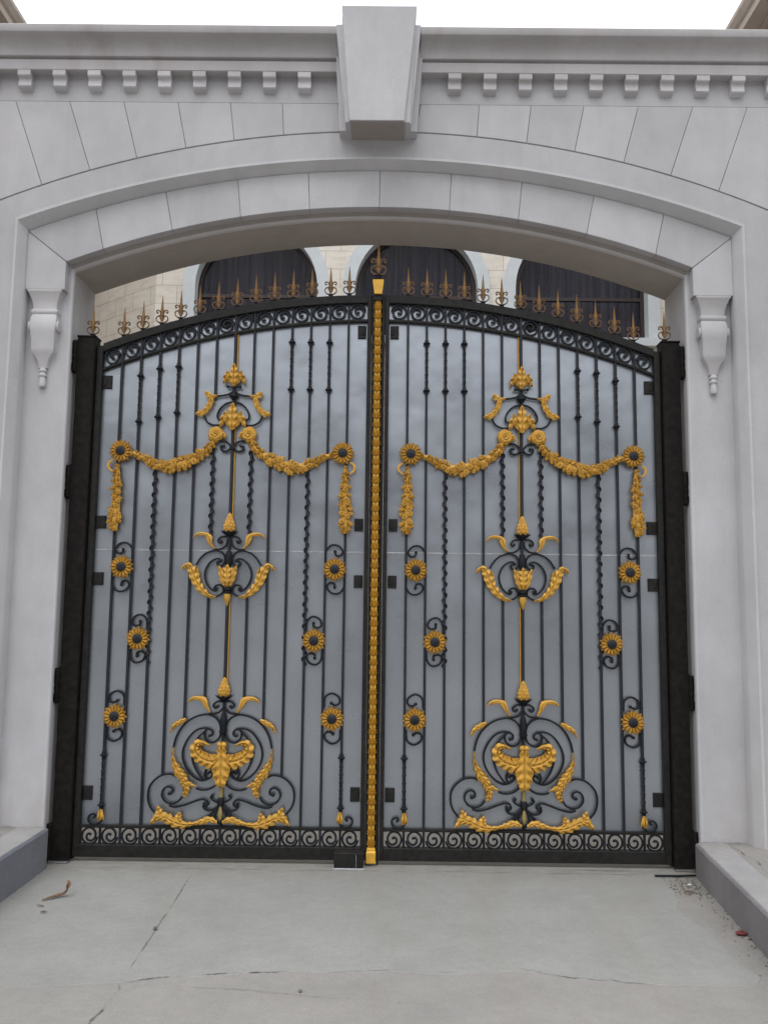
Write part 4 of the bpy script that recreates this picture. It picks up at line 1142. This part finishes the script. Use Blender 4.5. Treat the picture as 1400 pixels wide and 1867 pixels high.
for cx, r in WIN:
    wn = None
    # curtain and glass first: the window is the part, trim and frame its pieces
    R = r
    fr = MB(); 
    path = [(cx-R, ZW0)]+[(cx-R*math.cos(PI*i/28), ZS+R*math.sin(PI*i/28)) for i in range(29)]+[(cx+R, ZW0)]
    inn = [(cx-R+.05, ZW0)]+[(cx-(R-.05)*math.cos(PI*i/28), ZS+(R-.05)*math.sin(PI*i/28)) for i in range(29)]+[(cx+R-.05, ZW0)]
    fr.loft([[(a[0], .13, a[1]), (b[0], .13, b[1]), (b[0], .17, b[1]), (a[0], .17, a[1])] for a, b in zip(path, inn)])
    fr.box(cx-R+.05, cx+R-.05, .125, .17, ZS-.10, ZS-.055); fr.box(cx-.022, cx+.022, .13, .17, ZW0, ZS-.10); fr.box(cx-R+.05, cx+R-.05, .13, .17, ZW0, ZW0+.05)
    wn = fr.build('window', M['frame_brown'], H)
    sr = MB(); Ro = R+.155
    o1 = [(cx-Ro, ZW0)]+[(cx-Ro*math.cos(PI*i/28), ZS+Ro*math.sin(PI*i/28)) for i in range(29)]+[(cx+Ro, ZW0)]
    sr.loft([[(b[0], -.05, b[1]), (a[0], -.05, a[1]), (a[0], .135, a[1]), (b[0], .02, b[1])] for a, b in zip(path, o1)])
    sr.box(cx-Ro, cx+Ro, -.09, .14, ZW0-.10, ZW0)
    sr.build('surround', M['white_paint'], wn)
    cu = MB(); n = 120; 
    front = []
    rc = Random(int(cx*10))
    for i in range(n+1):
        x = cx-R+2*R*i/n
        front.append((x, .30+.025*math.sin(i*.9+1.5*math.sin(i*.17))))
    cu.add([(x, y, ZW0-.3) for x, y in front]+[(x, y, ZS+R+.1) for x, y in front], [(i, i+1, n+2+i, n+1+i) for i in range(n)])
    cu.build('curtain', M['curtain'], wn)
    gl = MB(); gl.prism([(a, b) for a, b in inn], .148, .152); gl.build('pane', M['glass'], wn)
# dark room behind, so the panes do not look through the house
mb = MB(); mb.box(-4.0, 4.6, .95, 1.0, 0, 9.2); mb.build('inner_wall', M['frame_brown'], H, smooth=False)
# side houses whose eaves show over both ends of the gateway
for s, xe, ze, lab in ((-1, 4.33, 8.28, 'beige house with only its eave showing, above the cornice at top left'), (1, 3.98, 8.15, 'beige house with only its eave showing, above the cornice at top right')):
    hw_ = thing('house_wing', lab, 'house', (s*(xe+3), 4, 0))
    ox, oy = s*(xe+3), 4
    mb = MB(); mb.box(s*(xe+.55)-ox, s*(xe+6)-ox, 1.2-oy, 9.0-oy, 0, ze-.02); mb.build('wall', M['roofside'], hw_, smooth=False)
    mb = MB(); prof = [(0,0),(0,.10),(-.05,.13),(-.06,.20),(-.04,.22),(6,1.8),(6,0)]
    prof = [(0,0),(.0,.09),(-.03,.11),(-.07,.17),(-.07,.22),(6,1.9),(6,0)]
    mb.loft([[(s*(xe+a)-ox, y-oy, ze+b) for a, b in prof] for y in (.9, 9.3)])
    for q in (.18, .34): mb.box(s*(xe+q)-ox, s*(xe+q+.05)-ox, .9-oy, 9.3-oy, ze-.04, ze+.002)
    mb.build('eave', M['roofside'], hw_, smooth=False)

# ================================================================ camera, light, sky
cam = bpy.data.cameras.new('camera'); co = bpy.data.objects.new('camera', cam); C.objects.link(co)
yaw, pitch, roll = R_(-.314), R_(6.623), R_(.686)
fw = Vector((math.sin(yaw)*math.cos(pitch), math.cos(yaw)*math.cos(pitch), math.sin(pitch)))
r0 = Vector((math.cos(yaw), -math.sin(yaw), 0)); u0 = r0.cross(fw)
rr = math.cos(roll)*r0+math.sin(roll)*u0; uu = -math.sin(roll)*r0+math.cos(roll)*u0
m4 = Matrix((rr, uu, -fw)).transposed().to_4x4(); m4.translation = Vector((.0856, -5.8466, 1.6))
co.matrix_world = m4
cam.sensor_fit = 'VERTICAL'; cam.sensor_height = 24; cam.lens = 1600/1867*24
cam.clip_start = .05; cam.clip_end = 2000
bpy.context.scene.camera = co

w = bpy.data.worlds.new('World'); bpy.context.scene.world = w; w.use_nodes = True
nt = w.node_tree; bg = nt.nodes['Background']
sky = nt.nodes.new('ShaderNodeTexSky'); sky.sky_type = 'NISHITA'; sky.sun_disc = False
SE, SR = R_(58), R_(195)
sky.sun_elevation = SE; sky.sun_rotation = SR; sky.dust_density = 4; sky.air_density = 1.0
hs = nt.nodes.new('ShaderNodeHueSaturation'); hs.inputs['Saturation'].default_value = .12
nt.links.new(sky.outputs[0], hs.inputs['Color'])
# overcast dome: brightest overhead, a third as bright at the horizon
tc = nt.nodes.new('ShaderNodeTexCoord'); sp = nt.nodes.new('ShaderNodeSeparateXYZ'); nt.links.new(tc.outputs['Generated'], sp.inputs[0])
mr = nt.nodes.new('ShaderNodeValToRGB'); nt.links.new(sp.outputs['Z'], mr.inputs['Fac'])
e = mr.color_ramp.elements; mr.color_ramp.interpolation = 'EASE'
while len(e) < 4: e.new(.5)
for i, (p, c) in enumerate(((0, .03), (.15, .07), (.45, .95), (.85, 1.0))): e[i].position = p; e[i].color = (c, c, c, 1)
ov = nt.nodes.new('ShaderNodeMix'); ov.data_type = 'RGBA'; ov.inputs[0].default_value = .75
nt.links.new(hs.outputs[0], ov.inputs[6]); ov.inputs[7].default_value = (15.8, 16.2, 16.9, 1)
mu = nt.nodes.new('ShaderNodeMix'); mu.data_type = 'RGBA'; mu.blend_type = 'MULTIPLY'; mu.inputs[0].default_value = 1
nt.links.new(ov.outputs[2], mu.inputs[6]); nt.links.new(mr.outputs[0], mu.inputs[7])
nt.links.new(mu.outputs[2], bg.inputs['Color']); bg.inputs['Strength'].default_value = .1385
sun = bpy.data.lights.new('sun', 'SUN'); so = bpy.data.objects.new('sun', sun); C.objects.link(so)
sun.energy = .5; sun.angle = R_(25); sun.color = (1, .97, .93)
sd = Vector((math.sin(SR)*math.cos(SE), math.cos(SR)*math.cos(SE), math.sin(SE)))
so.rotation_euler = sd.to_track_quat('Z', 'Y').to_euler()
sc = bpy.context.scene
sc.view_settings.view_transform = 'Standard'; sc.view_settings.look = 'None'; sc.view_settings.exposure = 0; sc.view_settings.gamma = 1
sc.cycles.use_denoising = True
sc.cycles.max_bounces = 8
